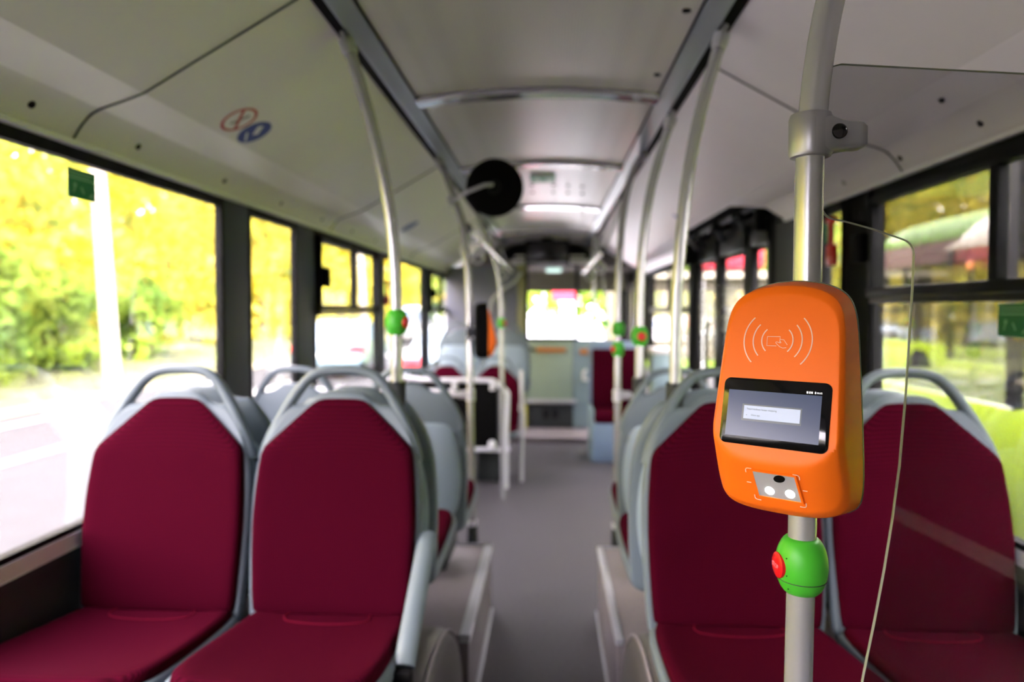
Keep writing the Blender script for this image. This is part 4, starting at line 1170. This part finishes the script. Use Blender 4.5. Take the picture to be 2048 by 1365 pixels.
def crown_mesh(name, n, rx, rz, zc, leaf, seed):
    rr = random.Random(seed); mb = MB()
    blobs = [(rr.uniform(-.6, .6) * rx, rr.uniform(-.6, .6) * rx, zc + rr.uniform(-.75, .75) * rz, rr.uniform(.32, .55)) for _ in range(16)]
    for i in range(n):
        bx, by, bz, br = blobs[i % len(blobs)]
        d = Vector((rr.gauss(0, 1), rr.gauss(0, 1), rr.gauss(0, 1))).normalized()
        rad = br * (0.55 + 0.5 * rr.random())
        p = Vector((bx + d.x * rad * rx, by + d.y * rad * rx, bz + d.z * rad * rz))
        if p.z < 0.05: p.z = 0.05 + rr.random() * 0.6
        nn = (d + Vector((rr.gauss(0, .5), rr.gauss(0, .5), rr.gauss(0, .5)))).normalized()
        a = nn.orthogonal().normalized(); b = nn.cross(a)
        an = rr.random() * pi; u = (a * cos(an) + b * sin(an)); w = nn.cross(u)
        s = leaf * rr.uniform(0.6, 1.3)
        mb.add([p - u * s, p - w * s * 0.5, p + u * s, p + w * s * 0.5], [(0, 1, 2, 3)])
    me = bpy.data.meshes.new(name); me.from_pydata(mb.v, [], mb.f); me.update()
    return me
def tree_proto(kind, m, n, rx, rz, zc, leaf, seed):
    t = thing('tree', '', 'tree')
    me = crown_mesh('crown', n, rx, rz, zc, leaf, seed); me.materials.append(m)
    c = bpy.data.objects.new('crown', me); COL.objects.link(c); c.parent = t
    rr = random.Random(seed)
    MB().tube([(0, 0, -0.3), (rr.uniform(-.1, .1), 0, zc * 0.5), (rr.uniform(-.3, .3), 0.1, zc * 1.1)], [0.22, 0.17, 0.07], 8).build('trunk', M['bark'], t)
    return t
TL = [tree_proto('L', M['leafL'], 3600, 3.2, 4.6, 4.2, 0.20, s) for s in (3, 5, 9)]
used = set()
def tree(protos, i, loc, s, rz, lab, group):
    p = protos[i % len(protos)]
    t = p if p.name not in used else copy_tree(p)
    used.add(p.name); used.add(t.name)
    t.location = loc; t.scale = (s, s, s); t.rotation_euler = (0, 0, rz)
    tag(t, lab, 'tree', group)
    return t
rt = random.Random(21)
for i in range(22):
    y = -4 + i * 4.0 if i < 13 else 50 + (i - 13) * 8
    tree(TL, i, (-14.0 - rt.uniform(0, 1.6), y + rt.uniform(-1, 1), GZ + 0.4), rt.uniform(0.95, 1.3), rt.uniform(0, 6), 'leafy yellow-green tree in the sunlit wood beyond the road', 'trees beyond the road')
# bank of wood behind, so the gaps show more leaves
for i in range(12):
    tree(TL, i, (-20.5 - rt.uniform(0, 2), -6 + i * 7.5, GZ + 1.0), rt.uniform(1.3, 1.7), rt.uniform(0, 6), 'tall leafy tree deep in the sunlit wood beyond the road', 'tall trees deep in the wood')
TB = [tree_proto('B', M['leafF'], 1800, 1.5, 1.5, 1.3, 0.16, s) for s in (41, 43)]
for b in TB: b.name = 'bush'
for i, (x, y, sc_b) in enumerate(((-12.0, 4.5, 1.0), (-12.4, 7.4, 1.25), (-12.2, 10.6, 1.35), (-12.0, 13.2, 1.2), (-12.3, 16.2, 1.0), (-11.9, 19.6, 0.9))):
    b = tree(TB, i, (x, y, GZ + 0.2), sc_b, i * 1.7, 'low green bush between the verge grass and the yellow wood', 'bushes along the verge')
    b['category'] = 'bush'
def utility(lab, x, y, lean):
    t = thing('utility_pole', lab, 'pole', (x, y, GZ), group='pale utility poles along the road')
    MB().tube([(0, 0, 0), (lean * 0.5, 0, 4.5), (lean, 0, 9)], [0.17, 0.145, 0.12], 16).build('shaft', M['concrete'], t)
    MB().box(lean - 0.7, lean + 0.7, -0.05, 0.05, 8.2, 8.32).build('cross_arm', M['concrete'], t)
utility('nearest pale utility pole at the road edge, seen through the big window', -8.95, 13.6, -0.55)
utility('second pale utility pole, seen through the window with the sliding vent', -9.1, 33.5, -0.5)
utility('third pale utility pole, far along the road', -9.3, 52, -0.4)
utility('farthest pale utility pole, in the last road-side window', -9.6, 72, -0.2)
tb = thing('roadside_box', 'small white box on the grass before a wooden fence', 'box', (-9.9, 9.2, GZ + 0.02))
MB().box(-0.14, 0.14, -0.12, 0.12, 0.0, 0.42, 0.02).build('cabinet', M['white'], tb); MB().box(-0.16, 0.16, -0.14, 0.14, 0.42, 0.46, 0.01).build('cover', M['white'], tb)
fe = thing('wooden_fence', 'low brown wooden fence at the edge of the wood', 'fence', (-11.2, 10.2, GZ + 0.15))
for x in (-0.9, 0.0, 0.9): MB().box(x - 0.06, x + 0.06, -0.05, 0.05, 0, 1.0, 0.01).build('fence_post', M['wood'], fe)
for z in (0.45, 0.85): MB().box(-1.0, 1.0, -0.03, 0.03, z, z + 0.12, 0.01).build('rail_board', M['wood'], fe)

# ------------------------------------------------------------------ cars
def car(lab, body, loc, rz, L=4.5, Wd=1.8, H=1.45, van=False):
    """car heading +y; its tail at -L/2"""
    t = thing('car', lab, 'car', loc, rz)
    if van:
        prof = [(-L / 2, .3), (-L / 2, .9), (-L / 2 + .05, 1.15), (-L / 2 + .15, H), (L / 2 - 1.6, H), (L / 2 - .8, 1.1), (L / 2 - .1, .95), (L / 2, .6), (L / 2, .3)]
    else:
        prof = [(-L / 2, .35), (-L / 2, .75), (-L / 2 + .1, .98), (-L / 2 + .65, 1.02), (-L / 2 + 1.25, H - .03), (-L / 2 + 1.7, H), (-.1, H), (.35, H - .06), (1.2, 1.0), (L / 2 - .15, .82), (L / 2, .6), (L / 2, .35)]
    prof = chaikin(prof, 2)
    def tuck(y, z): return 1 - 0.16 * max(0, (z - 0.95)) / (H - 0.95) - 0.04 * max(0, .55 - z)
    xs = [-1, -.97, -.9, -.5, 0, .5, .9, .97, 1]
    sh = [.985, .995, 1, 1, 1, 1, 1, .995, .985]
    R = []
    for x, s in zip(xs, sh):
        R.append([(x * Wd / 2 * tuck(y, z), y * s, .35 + (z - .35) * (s if z > .5 else 1)) for y, z in prof])
    MB().rings(R).build('body', body, t, 35)
    zg0, zg1 = 1.0, H - 0.1
    g = MB()
    if van: g.box(-Wd * .36, Wd * .36, -L / 2 - 0.01 + .06, -L / 2 + .12, 1.0, H - .18, 0.01)
    else:
        g.add([(-Wd * .38, -L / 2 + .72, 1.05), (Wd * .38, -L / 2 + .72, 1.05), (Wd * .33, -L / 2 + 1.22, H - .06), (-Wd * .33, -L / 2 + 1.22, H - .06),
               (-Wd * .38, -L / 2 + .82, 1.0), (Wd * .38, -L / 2 + .82, 1.0), (Wd * .33, -L / 2 + 1.32, H - .10), (-Wd * .33, -L / 2 + 1.32, H - .10)],
              [(0, 1, 2, 3), (7, 6, 5, 4), (0, 4, 5, 1), (1, 5, 6, 2), (2, 6, 7, 3), (3, 7, 4, 0)])
    g.build('rear_window', M['carglass'], t, 20)
    for s in (-1, 1):
        a = [(s * Wd * .492, -L / 2 + 1.0, 1.0), (s * Wd * .492, 1.0, 1.0), (s * Wd * .43, .3, H - .12), (s * Wd * .43, -L / 2 + 1.5, H - .12)]
        MB().add(a + [(p[0] - s * .03, p[1], p[2]) for p in a], [(0, 1, 2, 3), (7, 6, 5, 4), (0, 4, 5, 1), (1, 5, 6, 2), (2, 6, 7, 3), (3, 7, 4, 0)]).build('side_window', M['carglass'], t, 20)
        MB().box(s * Wd * .49, s * Wd * .30, -L / 2 - .012, -L / 2 + .15, .74, .90, 0.02).build('tail_light', M['tail'], t)
        for y in (-L * .3, L * .3):
            MB().lathe([(.2, -.1), (.31, -.1), (.33, -.06), (.33, .06), (.31, .1), (.2, .1)], 24, Matrix.Translation((s * Wd * .45, y, .33)) @ Matrix.Rotation(pi / 2, 4, 'Y')).build('wheel', M['tyre'], t)
    MB().box(-Wd * .45, Wd * .45, -L / 2 - .04, -L / 2 + .1, .38, .58, 0.03).build('bumper', body, t)
    MB().box(-.26, .26, -L / 2 - .045, -L / 2 - .03, .62, .73).build('number_plate', M['white'], t)
    return t
car('silver-blue saloon car driving away on the road, red tail lights', M['carblue'], (-5.75, 19.0, GZ), radians(6), 4.6, 1.85, 1.5)
car('white van driving away far along the road', M['carwhite'], (-6.95, 37.5, GZ), radians(3), 4.8, 1.95, 2.0, True)
car('small red car far along the road, in the last window', M['carred'], (-7.5, 47, GZ), radians(4), 4.0, 1.75, 1.6, True)
car('white car ahead of the bus, seen through the driver cabin window', M['carwhite'], (0.3, 16.5, GZ), radians(3), 4.5, 1.85, 1.62)
car('pale blue car ahead of the bus at the cabin window edge', M['carblue'], (-1.85, 14.6, GZ), radians(0), 4.2, 1.7, 1.45)

# ------------------------------------------------------------------ buses parked on the kerb side
def parked_bus(lab, x0, y0, y1, w, body, roofm, ztop, belt, wintop, roofcurve=0.3, front_curve=False, upper=None):
    t = thing('parked_bus', lab, 'bus', (x0, y0, GZ))
    L = y1 - y0
    b = belt - GZ; wt = wintop - GZ; zt = ztop - GZ
    MB().box(0, w, 0, L, 0.3, b, 0.05).build('lower_body', body, t)
    if roofm:
        R = []
        n = 18
        for i in range(n + 1):
            u = i / n; y = L * u
            k = 1 - max(0, (u - 0.75) / 0.25) ** 3 * 0.85 if front_curve else 1
            top = wt + (zt - wt) * k
            R.append([(0, y, wt), (-0.01, y, wt + (top - wt) * 0.45), (0.10, y, wt + (top - wt) * 0.85), (0.35, y, top), (w - 0.35, y, top), (w - 0.1, y, wt + (top - wt) * .85), (w + .01, y, wt + (top - wt) * 0.45), (w, y, wt)])
        MB().rings(R).build('roof', roofm, t)
    k = 0
    y = 0.0
    while y < L - 0.05:
        for x in (0.0, w - 0.05):
            MB().box(x, x + 0.05, y, y + 0.09, b, wt).build('window_pillar', M['dark'], t, 0)
        y += 2.27
    for x in (0.02,): MB().box(x, x + 0.008, 0.05, L - 0.05, b, wt).build('side_glass', M['busglass'], t, 0)
    for y in (L * .2, L * .75): MB().lathe([(.25, -.14), (.46, -.14), (.48, 0), (.46, .14), (.25, .14)], 28, Matrix.Translation((0.1, y, 0.48)) @ Matrix.Rotation(pi / 2, 4, 'Y')).build('wheel', M['tyre'], t)
    return t
parked_bus('lime green bus parked close alongside the door-side windows', 2.88, -2.5, 7.3, 2.5, M['lime'], M['lime'], 2.9, 0.85, 2.62)
b2 = parked_bus('farther bus with a bright green roof, parked beyond the lime bus', 8.0, 9.0, 17.2, 2.5, M['lime'], M['roofgreen'], 3.36, 0.75, 2.88, front_curve=True)
MB().box(-0.02, 0.02, 3.6, 7.9, 2.75, 3.2).build('destination_band', M['maroon'], b2, 0)
b3 = parked_bus('bus with a high cream roof fairing, parked beyond the lime bus', 5.75, 1.0, 10.2, 2.2, M['lime'], M['buswhite'], 2.92, 0.75, 2.30, front_curve=True)
MB().lathe([(0.05, 0), (0.05, 0.03), (0.03, 0.04), (0, 0.04)], 14, Matrix.Translation((-0.0, 8.6, 2.4)) @ Matrix.Rotation(-pi / 2, 4, 'Y')).build('amber_lamp', M['amber'], b3)
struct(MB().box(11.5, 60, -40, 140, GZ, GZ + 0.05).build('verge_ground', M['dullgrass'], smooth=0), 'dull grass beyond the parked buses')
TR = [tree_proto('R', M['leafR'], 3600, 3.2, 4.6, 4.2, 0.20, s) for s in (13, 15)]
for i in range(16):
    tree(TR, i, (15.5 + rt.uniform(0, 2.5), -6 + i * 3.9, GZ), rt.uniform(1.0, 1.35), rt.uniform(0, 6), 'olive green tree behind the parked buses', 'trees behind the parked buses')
TF = [tree_proto('F', M['leafF'], 2600, 3.0, 4.0, 3.8, 0.22, s) for s in (31,)]
for i, (x, y, s) in enumerate(((-3.4, 34, 1.0), (1.2, 37, 1.1), (5.6, 33, 1.05), (10, 30, 1.1), (-9, 95, 1.6), (0, 90, 1.6), (8, 80, 1.6))):
    tree(TF, i, (x, y, GZ), s, i * 1.3, 'fresh green tree far ahead of the bus', 'trees far ahead of the bus')
struct(MB().box(-4.2, 11.4, 21.5, 75, GZ, GZ + 0.08).build('verge_ground', M['aheadgrass'], smooth=0), 'green island of grass ahead of the bus')
# red and white banner flag and a lamp post ahead
bf = thing('banner_flag', 'red and white feather banner ahead, seen through the cabin window', 'flag', (0.85, 20.0, GZ))
MB().tube([(0, 0, 0), (0, 0, 2.9)], 0.03, 8).build('flag_pole', M['alu'], bf)
MB().box(-0.75, 0.0, -0.02, 0.02, 2.05, 2.9, 0.01).build('red_cloth', M['banner'], bf)
MB().rings([[(-0.55, -0.02, 2.05), (0.0, -0.02, 2.05), (0.0, 0.02, 2.05), (-0.55, 0.02, 2.05)], [(-0.1, -0.02, 0.9), (0.0, -0.02, 0.9), (0.0, 0.02, 0.9), (-0.1, 0.02, 0.9)]]).build('white_cloth', M['flagwhite'], bf, 0)
hs = thing('kiosk', 'low pale building ahead on the kerb side', 'building', (5.3, 24, GZ))
MB().box(-3.0, 3.0, 0, 4, 0, 2.9).build('wall_block', M['kioskwall'], hs, 0)
MB().box(-3.2, 3.2, -0.3, 4.3, 2.9, 3.1).build('roof_slab', M['concrete'], hs, 0)
aw = thing('red_canopy', 'bright red canopy outside the black doors', 'canopy', (3.4, 13.4, GZ))
MB().box(-0.5, 0.6, -0.6, 0.6, 2.55, 2.95, 0.06).build('canopy_top', M['banner'], aw)
for x in (-0.4, 0.5): MB().tube([(x, 0, 0), (x, 0, 2.56)], 0.03, 8).build('canopy_post', M['white'], aw)

# ================================================================== LIGHT, CAMERA
w = bpy.data.worlds.new('World'); SC.world = w; w.use_nodes = True
bg = w.node_tree.nodes['Background']
bg.inputs[0].default_value = (1.04, 0.955, 1.05, 1)
bg.inputs[1].default_value = 3.2
su = bpy.data.lights.new('sun', 'SUN'); su.energy = 4.5; su.angle = radians(1.0); su.color = (1.0, 0.95, 0.85)
so = bpy.data.objects.new('sun', su); COL.objects.link(so)
az, el = radians(7), radians(57)      # from behind the camera, a little to the door side
d = Vector((sin(az) * cos(el), -cos(az) * cos(el), sin(el)))
so.rotation_euler = d.to_track_quat('Z', 'Y').to_euler()

cd_ = bpy.data.cameras.new('camera'); cam = bpy.data.objects.new('camera', cd_); COL.objects.link(cam)
cam.location = (0.052, 0.0, 1.45)
cam.rotation_euler = (radians(90 - 1.5), 0, radians(3.19))
cd_.sensor_width = 36; cd_.lens = 1365.0 / 2048 * 36
cd_.shift_y = -((682.5 - 620.0) - 1365 * tan(radians(1.5))) / 2048
cd_.clip_start = 0.02; cd_.clip_end = 400
cd_.dof.use_dof = True; cd_.dof.focus_distance = 0.80; cd_.dof.aperture_fstop = 2.6; cd_.dof.aperture_blades = 0
SC.camera = cam
SC.view_settings.view_transform = 'Standard'; SC.view_settings.look = 'None'
SC.view_settings.gamma = 1.0; SC.view_settings.exposure = 3.65; SC.view_settings.use_curve_mapping = False
SC.cycles.use_denoising = True
SC.cycles.max_bounces = 10; SC.cycles.diffuse_bounces = 5; SC.cycles.glossy_bounces = 4; SC.cycles.transparent_max_bounces = 24
SC.cycles.caustics_reflective = False; SC.cycles.caustics_refractive = False
SC.cycles.sample_clamp_indirect = 6.0
